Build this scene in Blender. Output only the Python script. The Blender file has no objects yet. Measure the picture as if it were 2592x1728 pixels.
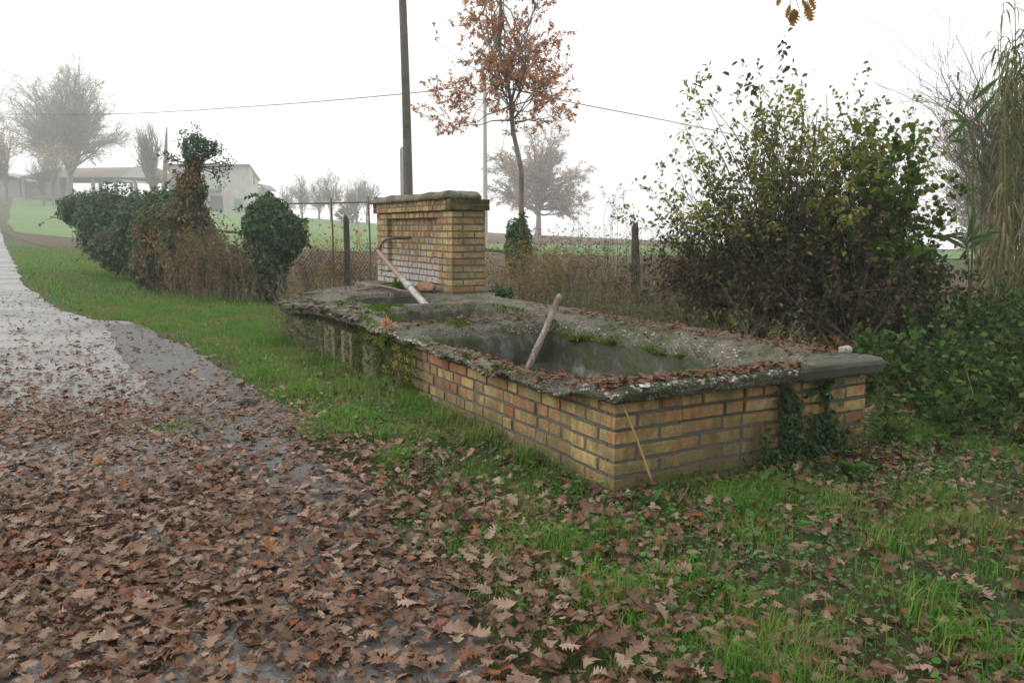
import bpy, bmesh, math, random
import numpy as np
from mathutils import Vector, Matrix, noise as mnoise
R = math.radians
SC = bpy.context.scene
COL = SC.collection
# ------------------------------------------------------------------ camera
CAMH = 1.115; PITCH = R(7.76); ROLL = R(.12); FPX = 2075.0
cam = bpy.data.objects.new('camera', bpy.data.cameras.new('camera')); COL.objects.link(cam)
cam.data.sensor_width = 36; cam.data.lens = 36 * FPX / 2592
cam.data.clip_start = .05; cam.data.clip_end = 3000
cam.matrix_world = Matrix.Translation((0, 0, CAMH)) @ Matrix.Rotation(R(90) - PITCH, 4, 'X') @ Matrix.Rotation(ROLL, 4, 'Z')
SC.camera = cam
# ------------------------------------------------------------------ sky and light (overcast, misty)
W = bpy.data.worlds.new('World'); SC.world = W; W.use_nodes = True
nt = W.node_tree; bg = nt.nodes['Background']
sky = nt.nodes.new('ShaderNodeTexSky'); sky.sky_type = 'NISHITA'; sky.sun_disc = False
SUN_EL, SUN_AZ = R(36), R(-95)
sky.sun_elevation = SUN_EL; sky.sun_rotation = SUN_AZ; sky.dust_density = 6; sky.air_density = 1.5
mx = nt.nodes.new('ShaderNodeMix'); mx.data_type = 'RGBA'; mx.inputs[0].default_value = .88
nt.links.new(sky.outputs[0], mx.inputs[6]); mx.inputs[7].default_value = (14.8, 14.7, 14.5, 1)
tcw = nt.nodes.new('ShaderNodeTexCoord'); sxw = nt.nodes.new('ShaderNodeSeparateXYZ'); nt.links.new(tcw.outputs['Generated'], sxw.inputs[0])
mrw = nt.nodes.new('ShaderNodeMapRange'); nt.links.new(sxw.outputs[2], mrw.inputs[0]); mrw.inputs[1].default_value = .05; mrw.inputs[2].default_value = 1; mrw.inputs[3].default_value = .72; mrw.inputs[4].default_value = 1.5
vmw = nt.nodes.new('ShaderNodeVectorMath'); vmw.operation = 'SCALE'; nt.links.new(mx.outputs[2], vmw.inputs[0]); nt.links.new(mrw.outputs[0], vmw.inputs['Scale'])
nt.links.new(vmw.outputs[0], bg.inputs[0]); bg.inputs[1].default_value = .12
sd = bpy.data.lights.new('sun', 'SUN'); sd.energy = 1.5; sd.angle = R(28); sd.color = (1, .97, .93)
so = bpy.data.objects.new('sun', sd); COL.objects.link(so)
sdir = Vector((math.sin(SUN_AZ) * math.cos(SUN_EL), math.cos(SUN_AZ) * math.cos(SUN_EL), math.sin(SUN_EL)))
so.rotation_euler = sdir.to_track_quat('Z', 'Y').to_euler()
SC.view_settings.view_transform = 'Standard'; SC.view_settings.look = 'None'
SC.view_settings.exposure = 0.0; SC.view_settings.gamma = 1
SC.cycles.max_bounces = 6; SC.cycles.diffuse_bounces = 3; SC.cycles.glossy_bounces = 2
SC.cycles.transmission_bounces = 3; SC.cycles.volume_bounces = 1; SC.cycles.transparent_max_bounces = 8
FOG = .0021
# ------------------------------------------------------------------ basic helpers
def rng_(s): return np.random.default_rng(s)
def sm(a, b, x):
    t = np.clip((np.asarray(x, float) - a) / (b - a), 0, 1); return t * t * (3 - 2 * t)
def lerp(a, b, t): return a + (b - a) * t
def tag(o, label=None, cat=None, group=None, kind=None):
    if label: o['label'] = label
    if cat: o['category'] = cat
    if group: o['group'] = group
    if kind: o['kind'] = kind
    return o
def empty(name, loc, label, cat, group=None):
    o = bpy.data.objects.new(name, None); COL.objects.link(o); o.location = loc; o.empty_display_size = .2
    return tag(o, label, cat, group)
def link(name, me, m, parent=None):
    o = bpy.data.objects.new(name, me); COL.objects.link(o)
    if m is not None: me.materials.append(m)
    if parent is not None:
        o.parent = parent; o.matrix_parent_inverse = Matrix.Translation(parent.location).inverted()
    return o
def np_mesh(name, V, faces, m, parent=None, smooth=False, attrs=None):
    """V (n,3); faces: list of int arrays (k,3) or (k,4)"""
    me = bpy.data.meshes.new(name); V = np.ascontiguousarray(V, dtype=np.float32).reshape(-1, 3)
    fl = [np.asarray(f, dtype=np.int32) for f in faces if len(f)]
    loops = np.concatenate([f.ravel() for f in fl]); tot = np.concatenate([np.full(len(f), f.shape[1], np.int32) for f in fl])
    st = np.concatenate([[0], np.cumsum(tot)[:-1]]).astype(np.int32)
    me.vertices.add(len(V)); me.vertices.foreach_set('co', V.ravel())
    me.loops.add(len(loops)); me.loops.foreach_set('vertex_index', loops)
    me.polygons.add(len(tot)); me.polygons.foreach_set('loop_start', st); me.polygons.foreach_set('loop_total', tot)
    me.polygons.foreach_set('use_smooth', np.full(len(tot), bool(smooth)))
    if attrs:
        for k, a in attrs.items():
            at_ = me.attributes.new(k, 'FLOAT', 'POINT'); at_.data.foreach_set('value', np.ascontiguousarray(a, np.float32).ravel())
    me.update(calc_edges=True)
    return link(name, me, m, parent)
class MB:
    """collects pieces to become ONE mesh"""
    def __init__(s): s.V = []; s.F = {3: [], 4: []}; s.n = 0
    def add(s, V, *faces):
        V = np.asarray(V, float).reshape(-1, 3)
        for f in faces:
            f = np.asarray(f, int)
            if len(f): s.F[f.shape[1]].append(f + s.n)
        s.V.append(V); s.n += len(V)
    def build(s, name, m, parent=None, smooth=False):
        return np_mesh(name, np.concatenate(s.V), [np.concatenate(x) for x in s.F.values() if x], m, parent, smooth)
def fbm(x, y, seed=0, octs=4, f=1.0):
    """cheap vectorised value noise in about -1..1"""
    x = np.asarray(x, float); y = np.asarray(y, float); out = np.zeros(np.broadcast(x, y).shape); amp = 1; tot = 0
    for o in range(octs):
        xx = x * f + 17.3 * o + seed * 3.1; yy = y * f - 9.7 * o + seed * 7.7
        xi = np.floor(xx); yi = np.floor(yy); fx = xx - xi; fy = yy - yi
        fx = fx * fx * (3 - 2 * fx); fy = fy * fy * (3 - 2 * fy)
        def h(a, b):
            v = np.sin(a * 127.1 + b * 311.7 + seed * 13.7) * 43758.5453; return v - np.floor(v)
        v = lerp(lerp(h(xi, yi), h(xi + 1, yi), fx), lerp(h(xi, yi + 1), h(xi + 1, yi + 1), fx), fy)
        out += amp * (v * 2 - 1); tot += amp; amp *= .5; f *= 2
    return out / tot
def fbm3(P, seed=0, octs=3, f=1.0):
    return (fbm(P[..., 0] + P[..., 2] * .71, P[..., 1] - P[..., 2] * .53, seed, octs, f) + fbm(P[..., 2] * 1.1 + P[..., 1] * .4, P[..., 0] - P[..., 1] * .3, seed + 5, octs, f)) * .6
def grid_faces(nx, ny, wrapx=False):
    i, j = np.meshgrid(np.arange(ny - 1), np.arange(nx if wrapx else nx - 1), indexing='ij')
    a = i * nx + j; b = i * nx + (j + 1) % nx
    return np.stack([a, b, b + nx, a + nx], -1).reshape(-1, 4)
# ------------------------------------------------------------------ terrain
def rayd(u, v):
    a, b = u - 1296, v - 864
    a, b = a * math.cos(ROLL) + b * math.sin(ROLL), -a * math.sin(ROLL) + b * math.cos(ROLL)
    x, y, z = a / FPX, 1.0, -b / FPX
    return np.array([x, y * math.cos(PITCH) + z * math.sin(PITCH), -y * math.sin(PITCH) + z * math.cos(PITCH)])
def at(u, v, Y):                      # point seen at photo pixel (u, v) at distance Y ahead
    r = rayd(u, v); return r * (Y / r[1]) + np.array([0, 0, CAMH])
def atz(u, v, z):
    r = rayd(u, v); return r * ((z - CAMH) / r[2]) + np.array([0, 0, CAMH])
_gx = np.array([-200, -60, -44, -30, -17, -2, 13.6, 44, 80, 200]) * 2.0; _gz = 1.115 + (np.array([7.0, 4.9, 3.9, 2.95, 2.0, .80, .12, -.85, -1.3, -2]) - 1.115) * 2
EDGE = [atz(u, v, 0)[:2] for u, v in [(1270, 1728), (1160, 1545), (1060, 1430), (940, 1300), (850, 1200), (770, 1100), (720, 1040), (650, 990), (580, 950), (480, 885), (400, 850), (330, 815), (240, 812), (140, 780), (60, 725)]]
EDGE = [np.array([.28, .0]), np.array([.1, 1.2])] + EDGE + [np.array([-14.2, 23.5]), np.array([-46., 74.]), np.array([-200, 310.])]
_ey = np.array([p[1] for p in EDGE]); _ex = np.array([p[0] for p in EDGE])
def xedge(y): return np.interp(y, _ey, _ex)
def ground_z(x, y):
    x = np.asarray(x, float); y = np.asarray(y, float)
    s = sm(6, 146, y) * .55 + .45 * np.clip((y - 8) / 134, 0, 1)
    g = np.interp(x, _gx, _gz); h = s * g
    d = x - xedge(y)
    h = h + .022 * sm(.05, 1.4, d) * sm(3.2, 6.2, y) * (1 - .4 * sm(20, 40, y))
    h = h - .045 * sm(.3, .9, d) + .016 * fbm(x, y, 3, 3, .8) * sm(.1, .6, d)
    h = h - sm(150, 420, y) * 14.0
    return h
def hit(u, v):                        # where the photo ray meets the terrain
    r = rayd(u, v); t = np.linspace(1.2, 300, 16000); P = r[None] * t[:, None] + [0, 0, CAMH]
    d = P[:, 2] - ground_z(P[:, 0], P[:, 1]); k = np.argmax(d < 0)
    return P[k] if d[k] < 0 else P[-1]
def gp(x, y, dz=0): return (float(x), float(y), float(ground_z(x, y)) + dz)
# trough frame
TA = np.array([.4483, 3.482]); TH = R(28.7)
TL = np.array([-math.sin(TH), math.cos(TH)]); TS = np.array([math.cos(TH), math.sin(TH)])
def tw(a, b, z):                      # trough-local to world
    a = np.asarray(a, float); b = np.asarray(b, float); z = np.asarray(z, float) + 0 * a
    return np.stack([TA[0] + TS[0] * a + TL[0] * b, TA[1] + TS[1] * a + TL[1] * b, z], -1)
def tl(x, y):
    dx = np.asarray(x) - TA[0]; dy = np.asarray(y) - TA[1]
    return dx * TS[0] + dy * TS[1], dx * TL[0] + dy * TL[1]
def in_trough(x, y, m=0.0):
    a, b = tl(x, y); return (a > -m) & (a < 1.62 + m) & (b > -m) & (b < 6.0) | (a > 1.0) & (a < 1.85 + m) & (b > 4) & (b < 7.3)
# ------------------------------------------------------------------ materials
KS = dict(ground=.5, crop_field=.8, ploughed_soil=.6, road=.48, asphalt=.48, mortar=.55, aggregate=.55, cast_concrete=.48, basin_lining=.5, stone=.48, plaster_mossy=.6, gravel=.65, capstone=.65, mossy_brick=.7,
          oak_litter=.54, red_litter=.42, grass=.72, dry_grass=.6, clover=.62, ivy=.75, ivy_dry=.62, weeds=.6, weeds_y=.8, weeds_g=.62, shrub=1.1, shrub_low=.62, bright_leaf=.62, bramble=.5, moss=.6, reed=.8, reed_green=.7, crop_blade=.75, bark_dark=.7,
          post_wood=.8, pole_wood=.75, grey_wood=.75, stick=.7, far_green=.8, render_wall=.9, red_stone=.5, pale_stone=.8, yellow_leaf=.8, oak_brown=1.12, brick=.95, brick_pillar=.95)
def newmat(name):
    m = bpy.data.materials.new(name); m.use_nodes = True; return m, m.node_tree, m.node_tree.nodes['Principled BSDF']
class N:
    """small node builder"""
    def __init__(s, name):
        s.k = KS.get(name, 1); s.m, s.t, s.b = newmat(name); s.nodes = s.t.nodes; s.l = s.t.links
        s.tc = s.nodes.new('ShaderNodeTexCoord')
    def co(s, scale=(1, 1, 1)):
        mp = s.nodes.new('ShaderNodeMapping'); s.l.new(s.tc.outputs['Object'], mp.inputs[0]); mp.inputs['Scale'].default_value = scale; return mp.outputs[0]
    def noise(s, scale, detail=6, rough=.6, vec=None, dist=0):
        n = s.nodes.new('ShaderNodeTexNoise'); n.inputs['Scale'].default_value = scale; n.inputs['Detail'].default_value = detail
        n.inputs['Roughness'].default_value = rough; n.inputs['Distortion'].default_value = dist
        s.l.new(vec if vec is not None else s.tc.outputs['Object'], n.inputs['Vector']); return n.outputs[0]
    def voro(s, scale, feature='F1', out=0, vec=None):
        n = s.nodes.new('ShaderNodeTexVoronoi'); n.inputs['Scale'].default_value = scale; n.feature = feature
        s.l.new(vec if vec is not None else s.tc.outputs['Object'], n.inputs['Vector']); return n.outputs[out]
    def island(s):
        return s.nodes.new('ShaderNodeNewGeometry').outputs['Random Per Island']
    def ramp(s, fac, stops, interp='LINEAR'):
        r = s.nodes.new('ShaderNodeValToRGB'); r.color_ramp.interpolation = interp; e = r.color_ramp.elements
        while len(e) > 1: e.remove(e[-1])
        for i, (p, c) in enumerate(stops):
            x = e[0] if i == 0 else e.new(p)
            x.position = p; x.color = (c, c, c, 1) if isinstance(c, (int, float)) else (*c, 1)
        s.l.new(fac, r.inputs[0]); return r.outputs[0]
    def mix(s, fac, a, b, mode='MIX'):
        n = s.nodes.new('ShaderNodeMix'); n.data_type = 'RGBA'; n.blend_type = mode
        for i, x in ((0, fac), (6, a), (7, b)):
            if isinstance(x, (int, float)): n.inputs[i].default_value = x if i == 0 else (x, x, x, 1)
            elif isinstance(x, tuple): n.inputs[i].default_value = (*x, 1)
            else: s.l.new(x, n.inputs[i])
        return n.outputs[2]
    def math(s, op, a, b=0, c=None):
        n = s.nodes.new('ShaderNodeMath'); n.operation = op
        for i, x in enumerate((a, b) + ((c,) if c is not None else ())):
            if isinstance(x, (int, float)): n.inputs[i].default_value = x
            else: s.l.new(x, n.inputs[i])
        return n.outputs[0]
    def sep(s, axis):
        n = s.nodes.new('ShaderNodeSeparateXYZ'); s.l.new(s.tc.outputs['Object'], n.inputs[0]); return n.outputs[axis]
    def bump(s, h, strength=.5, dist=.01, prev=None):
        n = s.nodes.new('ShaderNodeBump'); n.inputs['Strength'].default_value = strength; n.inputs['Distance'].default_value = dist
        s.l.new(h, n.inputs['Height'])
        if prev is not None: s.l.new(prev, n.inputs['Normal'])
        return n.outputs[0]
    def done(s, col, rough=.8, normal=None, spec=None):
        if s.k != 1: col = s.mix(1.0, col, s.k, 'MULTIPLY')
        if isinstance(col, tuple): s.b.inputs['Base Color'].default_value = (*col, 1)
        else: s.l.new(col, s.b.inputs['Base Color'])
        if isinstance(rough, (int, float)): s.b.inputs['Roughness'].default_value = rough
        else: s.l.new(rough, s.b.inputs['Roughness'])
        if normal is not None: s.l.new(normal, s.b.inputs['Normal'])
        if spec is not None: s.b.inputs['Specular IOR Level'].default_value = spec
        return s.m
def leaf_mat(name, stops, rough=.6, trans=.3, rib=False, patch=None, spec=.06):
    """stops: island colour ramp; patch: (scale, stops2) larger scale variation over space"""
    n = N(name); c = n.ramp(n.island(), stops)
    if patch:
        c = n.mix(n.ramp(n.noise(patch[0], 3), [(patch[2], 0), (patch[3], 1)]), c, n.ramp(n.island(), patch[1]))
    if rib:
        a = n.nodes.new('ShaderNodeAttribute'); a.attribute_name = 'rib'
        c = n.mix(n.math('MULTIPLY', n.math('SUBTRACT', 1, a.outputs['Fac']), .3), c, n.mix(.4, c, (.45, .30, .17)))
        c = n.mix(n.ramp(n.noise(60, 4), [(.45, 0), (.7, .45)]), c, n.mix(.55, c, (.06, .03, .02)))
    m = n.done(c, rough, n.bump(n.noise(42, 4, .6), .9, .008) if rib else None, spec=spec)
    if trans > 0:
        tr = n.nodes.new('ShaderNodeBsdfTranslucent'); n.l.new(n.mix(1.0, c, n.k, 'MULTIPLY'), tr.inputs[0])
        ms = n.nodes.new('ShaderNodeMixShader'); ms.inputs[0].default_value = trans
        n.l.new(n.b.outputs[0], ms.inputs[1]); n.l.new(tr.outputs[0], ms.inputs[2]); n.l.new(ms.outputs[0], n.nodes['Material Output'].inputs[0])
    return m
M = {}
def build_mats():
    # soil + short turf under the blades
    n = N('ground'); a = n.noise(1.3, 6, .65); b = n.noise(9, 6, .7); c = n.noise(45, 4)
    col = n.mix(n.ramp(a, [(.38, 0), (.6, 1)]), (.055, .11, .02), (.10, .18, .035))
    col = n.mix(n.ramp(b, [(.38, 0), (.58, .9)]), col, (.09, .065, .04))
    col = n.mix(n.ramp(c, [(.4, 0), (.75, .5)]), col, (.03, .045, .015))
    M['ground'] = n.done(col, .95, n.bump(n.noise(25, 8, .7), .8, .03), .2)
    # tender green crop
    n = N('crop_field'); a = n.noise(.25, 5, .6); st = n.noise(5, 5, .8, n.co((.35, 1, 1)))
    col = n.mix(n.ramp(a, [(.35, 0), (.65, 1)]), (.095, .175, .06), (.135, .215, .075))
    col = n.mix(n.ramp(st, [(.5, 0), (.75, .55)]), col, (.16, .14, .085))
    M['crop'] = n.done(col, .95, n.bump(st, .6, .05), .1)
    n = N('ploughed_soil'); a = n.noise(3.2, 8, .75, n.co((.6, 1.6, 1))); b = n.noise(14, 6, .8)
    col = n.mix(n.ramp(a, [(.35, 0), (.65, 1)]), (.085, .058, .042), (.21, .155, .115))
    col = n.mix(n.ramp(b, [(.5, 0), (.7, .6)]), col, (.27, .2, .14))
    M['plough'] = n.done(col, .95, n.bump(a, 1, .12, n.bump(b, .8, .05)), .1)
    # worn pale wet road
    n = N('road'); v = n.voro(120, 'F1', 1); g = n.voro(120, 'F1', 0); a = n.noise(.9, 6, .6); b = n.noise(5, 6, .65)
    col = n.mix(n.ramp(v, [(0, 0), (1, 1)]), (.17, .165, .15), (.42, .41, .38))
    col = n.mix(n.ramp(a, [(.38, 0), (.62, .6)]), col, (.15, .145, .13))
    col = n.mix(n.ramp(n.noise(300, 2), [(.55, 0), (.72, .7)]), col, (.055, .052, .048))
    rg = n.ramp(n.math('ADD', n.math('MULTIPLY', a, .6), n.math('MULTIPLY', b, .4)), [(.38, .22), (.62, .6)])
    M['road'] = n.done(col, rg, n.bump(g, .35, .004, n.bump(n.noise(2.5, 4), .25, .02)), .5)
    n = N('asphalt'); g = n.voro(160, 'F1', 0); v = n.voro(160, 'F1', 1); a = n.noise(1.6, 6, .65)
    col = n.mix(n.ramp(v, [(0, 0), (1, 1)]), (.05, .049, .045), (.135, .132, .122))
    col = n.mix(n.ramp(a, [(.42, 0), (.62, .7)]), col, (.15, .145, .13))
    M['asphalt'] = n.done(col, n.ramp(a, [(.35, .5), (.6, .75)]), n.bump(g, .5, .004), .5)
    # bricks
    for nm, k in (('brick', 0), ('brick_pillar', 1)):
        n = N(nm); isl = n.island()
        col = n.ramp(isl, [(0, (.40, .30, .13)), (.2, (.47, .355, .155)), (.36, (.37, .265, .12)), (.48, (.44, .34, .165)), (.60, (.40, .24, .125)), (.70, (.30, .265, .14)), (.80, (.36, .18, .10)), (.91, (.29, .105, .06))], 'CONSTANT')
        n2 = n.noise(9, 4, .6); col = n.mix(n.ramp(n2, [(.50, 0), (.60, .7)]), col, (.37, .15, .07))
        n3 = n.noise(70, 8, .75); col = n.mix(n.ramp(n3, [(.36, .75), (.62, 0)]), col, n.mix(.6, col, (.12, .085, .045)))
        col = n.mix(n.ramp(n.noise(3.4, 6, .7), [(.44, 0), (.62, .75)]), col, n.mix(n3, (.10, .085, .04), (.20, .155, .075)))
        col = n.mix(n.ramp(n.voro(170), [(.0, .75), (.22, 0)]), col, (.10, .07, .04))
        gp_ = n.nodes.new('ShaderNodeNewGeometry'); sz_ = n.nodes.new('ShaderNodeSeparateXYZ'); n.l.new(gp_.outputs['Position'], sz_.inputs[0])
        f0 = n.math('ADD', n.math('MULTIPLY', n.math('SUBTRACT', (.56 if k else .20), sz_.outputs[2]), 4.0), n.math('MULTIPLY', n.math('SUBTRACT', n.noise(7, 6, .7), .5), 3.0))
        col = n.mix(n.ramp(f0, [(.0, 0), (.8, .75)]), col, n.mix(n3, (.045, .055, .022), (.15, .13, .07)))
        st_ = n.ramp(n.noise(13, 6, .7, n.co((1, 1, .16))), [(.50, 0), (.66, .7)]); col = n.mix(st_, col, (.085, .075, .04))
        if k:   # old grey render smeared over the lower panel
            vm = n.nodes.new('ShaderNodeVectorMath'); vm.operation = 'DOT_PRODUCT'; n.l.new(n.tc.outputs['Object'], vm.inputs[0]); vm.inputs[1].default_value = (TL[0], TL[1], 0)
            off = float(TA @ TL); al = n.math('SUBTRACT', vm.outputs['Value'], off + 0.0); geo = n.nodes.new('ShaderNodeNewGeometry')
            sp = n.nodes.new('ShaderNodeSeparateXYZ'); n.l.new(geo.outputs['Position'], sp.inputs[0]); vm2 = n.nodes.new('ShaderNodeVectorMath'); vm2.operation = 'DOT_PRODUCT'; n.l.new(geo.outputs['Position'], vm2.inputs[0]); vm2.inputs[1].default_value = (TL[0], TL[1], 0)
            al = n.math('SUBTRACT', vm2.outputs['Value'], off); f = n.math('MULTIPLY', n.math('SUBTRACT', .93, sp.outputs[2]), 1.9); f = n.math('ADD', f, n.math('MULTIPLY', n.math('SUBTRACT', n.noise(5, 6, .6), .5), 2.2))
            f = n.math('MULTIPLY', n.ramp(f, [(.05, 0), (.5, .92)]), n.ramp(n.math('SUBTRACT', al, 5.15), [(0, 0), (.12, 1)])); col = n.mix(f, col, n.mix(n3, (.22, .21, .19), (.48, .47, .45)))
        M[nm] = n.done(col, .88, n.bump(n3, .5, .006, n.bump(n2, .3, .01)), .1)
    n = N('mortar'); a = n.noise(90, 6, .7); b = n.noise(5, 5)
    col = n.mix(n.ramp(a, [(.3, 0), (.7, 1)]), (.13, .12, .10), (.27, .25, .22))
    col = n.mix(n.ramp(b, [(.5, 0), (.7, .6)]), col, (.09, .095, .045))
    M['mortar'] = n.done(col, .95, n.bump(a, .9, .008), .2)
    # broken aggregate concrete
    n = N('aggregate'); v = n.voro(62, 'F1', 1); g = n.voro(62, 'F1', 0); e = n.noise(30, 8, .75); a = n.noise(2.2, 5, .6)
    vr = n.ramp(v, [(0, (.09, .08, .065)), (.35, (.22, .20, .165)), (.6, (.36, .335, .28)), (.85, (.58, .55, .49))])
    col = n.mix(n.ramp(g, [(.25, 0), (.6, 1)]), vr, (.10, .09, .07))
    smooth_ = n.ramp(n.noise(4.5, 5, .65), [(.44, 0), (.55, 1)])
    flat = n.mix(n.ramp(e, [(.3, 0), (.7, 1)]), (.13, .125, .09), (.26, .25, .195))
    col = n.mix(smooth_, col, flat)
    col = n.mix(n.ramp(n.noise(3.1, 6, .7), [(.46, 0), (.60, .85)]), col, (.07, .085, .03))
    col = n.mix(n.ramp(n.noise(6.5, 6, .7), [(.60, 0), (.68, .85)]), col, (.10, .15, .02))
    M['aggregate'] = n.done(col, .9, n.bump(n.math('SUBTRACT', 1, g), .8, .012, n.bump(e, .7, .02)), .3)
    n = N('cast_concrete'); e = n.noise(24, 8, .7); a = n.noise(3, 5)
    col = n.mix(n.ramp(e, [(.3, 0), (.7, 1)]), (.07, .07, .05), (.15, .145, .11))
    col = n.mix(n.ramp(a, [(.48, 0), (.62, .8)]), col, (.055, .065, .028))
    M['cast'] = n.done(col, .8, n.bump(e, .4, .01), .35)
    n = N('basin_lining'); e = n.noise(16, 8, .7); a = n.noise(6.5, 6, .65, n.co((1, 1, .55)), .5)
    col = n.mix(n.ramp(e, [(.3, 0), (.7, 1)]), (.04, .042, .028), (.125, .12, .088))
    col = n.mix(n.ramp(a, [(.50, 0), (.62, .85)]), col, (.27, .27, .245))
    col = n.mix(n.ramp(n.noise(4.2, 5, .7), [(.44, 0), (.60, .9)]), col, (.06, .085, .02))
    M['lining'] = n.done(col, n.ramp(e, [(.3, .35), (.7, .8)]), n.bump(e, .7, .015), .4)
    n = N('plaster'); e = n.noise(18, 8, .7)
    col = n.mix(n.ramp(e, [(.3, 0), (.7, 1)]), (.20, .19, .17), (.44, .43, .41))
    M['plaster'] = n.done(col, .95, n.bump(e, .6, .01), .2)
    n = N('stone'); e = n.noise(14, 8, .7); isl = n.island()
    col = n.mix(n.ramp(e, [(.3, 0), (.7, 1)]), (.14, .12, .095), n.ramp(isl, [(0, (.30, .27, .22)), (.4, (.42, .39, .34)), (.7, (.30, .19, .13)), (1, (.22, .21, .16))]))
    col = n.mix(n.ramp(n.noise(5, 5, .7), [(.5, 0), (.62, .85)]), col, (.06, .085, .02))
    M['stone'] = n.done(col, .95, n.bump(e, .9, .02), .2)
    n = N('pale_stone'); e = n.noise(40, 8, .7)
    M['pale_stone'] = n.done(n.mix(n.ramp(e, [(.3, 0), (.6, 1)]), (.16, .14, .11), (.50, .48, .43)), .9, n.bump(e, 1, .01), .2)
    n = N('red_stone'); e = n.noise(22, 8, .7)
    M['red_stone'] = n.done(n.mix(n.ramp(e, [(.35, 0), (.62, 1)]), (.36, .13, .075), (.52, .34, .24)), .9, n.bump(e, 1, .01), .2)
    def wood(name, c0, c1, sx=1, sy=1, sz=.06, scale=26, dark=.6):
        n = N(name); e = n.noise(scale, 8, .7, n.co((sx, sy, sz))); a = n.noise(3, 4)
        col = n.mix(n.ramp(e, [(.32, 0), (.66, 1)]), c0, c1)
        col = n.mix(n.ramp(a, [(.5, 0), (.66, dark)]), col, tuple(x * .5 for x in c0))
        return n.done(col, .9, n.bump(e, .8, .01), .2)
    M['grey_wood'] = wood('grey_wood', (.11, .075, .055), (.42, .36, .31), scale=40)
    M['pole_wood'] = wood('pole_wood', (.075, .066, .055), (.17, .155, .13), scale=30)
    M['post_wood'] = wood('post_wood', (.035, .03, .022), (.10, .09, .065))
    M['stick'] = wood('stick', (.13, .10, .07), (.40, .34, .26), 1, 1, 1, 20)
    M['bark'] = wood('bark', (.07, .055, .04), (.20, .165, .125), 1, 1, .2, 18)
    M['bark_dark'] = wood('bark_dark', (.045, .032, .022), (.13, .10, .075), 1, 1, .3, 18)
    M['bark_grey'] = wood('bark_grey', (.10, .095, .08), (.22, .20, .17), 1, 1, .2, 10)
    M['bark_far'] = wood('bark_far', (.12, .10, .083), (.23, .195, .165), 1, 1, .2, 5)  # bark lightened, part of the haze is put into the colour
    n = N('concrete_pole'); e = n.noise(20, 6)
    M['conc_pole'] = n.done(n.mix(e, (.26, .265, .24), (.42, .42, .38)), .9)
    n = N('rust'); e = n.noise(30, 6, .7)
    M['rust'] = n.done(n.mix(n.ramp(e, [(.35, 0), (.65, 1)]), (.045, .03, .022), (.14, .085, .06)), .85, n.bump(e, .5, .004))
    n = N('spout_metal'); e = n.noise(30, 6, .7)
    M['spout'] = n.done(n.mix(n.ramp(e, [(.35, 0), (.65, 1)]), (.025, .022, .02), (.09, .075, .06)), .6)
    n = N('painted_pipe'); e = n.noise(3.5, 8, .7, None, .4); f = n.noise(50, 6, .7)
    e2 = n.math('ADD', e, n.math('MULTIPLY', n.math('SUBTRACT', n.sep(2), .60), .55)); col = n.mix(n.ramp(e2, [(.44, 0), (.54, 1)]), (.30, .30, .29), (.17, .115, .085))
    col = n.mix(n.ramp(f, [(.46, 0), (.66, .75)]), col, (.13, .09, .07))
    M['pipe'] = n.done(col, .7, n.bump(f, .4, .003))
    n = N('render_wall'); e = n.noise(.8, 6, .6)
    M['render'] = n.done(n.mix(n.ramp(e, [(.35, 0), (.65, 1)]), (.36, .33, .30), (.47, .445, .41)), .95)
    n = N('fibre_roof'); e = n.noise(1.5, 6, .6)
    M['roof'] = n.done(n.mix(e, (.09, .075, .06), (.16, .135, .11)), .9, n.bump(n.noise(8, 2, .5, n.co((3, .1, 1))), .6, .05))
    n = N('roof_tile'); M['tile'] = n.done(n.mix(n.noise(5, 5), (.22, .14, .10), (.30, .19, .14)), .9)
    for k, c in dict(dark=(.035, .035, .035), green_paint=(.10, .24, .16), pale_green=(.28, .42, .34), white=(.62, .64, .64), dull=(.20, .19, .18), wire=(.05, .05, .06)).items():
        n = N(k); M[k] = n.done(n.mix(n.noise(4, 4), c, tuple(x * .7 for x in c)), .7)
    # leaves
    M['oak_litter'] = leaf_mat('oak_litter', [(0, (.13, .07, .042)), (.14, (.26, .145, .085)), (.28, (.43, .285, .20)), (.38, (.15, .082, .048)), (.5, (.32, .20, .14)), (.6, (.52, .37, .27)), (.68, (.11, .06, .038)), (.8, (.24, .12, .07)), (.87, (.30, .09, .03)), (.94, (.08, .042, .027)), (1, (.36, .15, .055))], .5, .12, True, spec=.18)
    M['crumbs'] = leaf_mat('crumbs', [(0, (.045, .028, .018)), (.5, (.09, .055, .035)), (.85, (.05, .032, .022)), (1, (.18, .11, .07))], .6, 0)
    M['red_litter'] = leaf_mat('red_litter', [(0, (.20, .09, .05)), (.4, (.36, .18, .10)), (.7, (.30, .11, .045)), (1, (.42, .27, .18))], .5, .15, True, spec=.1)
    M['oak_brown'] = leaf_mat('oak_brown', [(0, (.20, .10, .06)), (.35, (.40, .20, .10)), (.7, (.52, .26, .12)), (1, (.30, .16, .10))], .6, .35)
    M['oak_green_red'] = leaf_mat('oak_green_red', [(0, (.30, .13, .03)), (.5, (.22, .16, .03)), (1, (.42, .14, .05))], .6, .5)
    M['oak_far'] = leaf_mat('oak_far', [(0, (.24, .18, .14)), (.6, (.36, .27, .20)), (1, (.44, .33, .24))], .8, .3)  # leaf colour paled to stand for mist fade
    M['far_red'] = leaf_mat('far_red', [(0, (.18, .13, .10)), (.6, (.26, .18, .13)), (1, (.33, .21, .13))], .8, .3)  # also lightened, distance haze painted into the leaves
    M['far_green'] = leaf_mat('far_green', [(0, (.05, .08, .04)), (1, (.13, .16, .08))], .8, .3)
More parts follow.
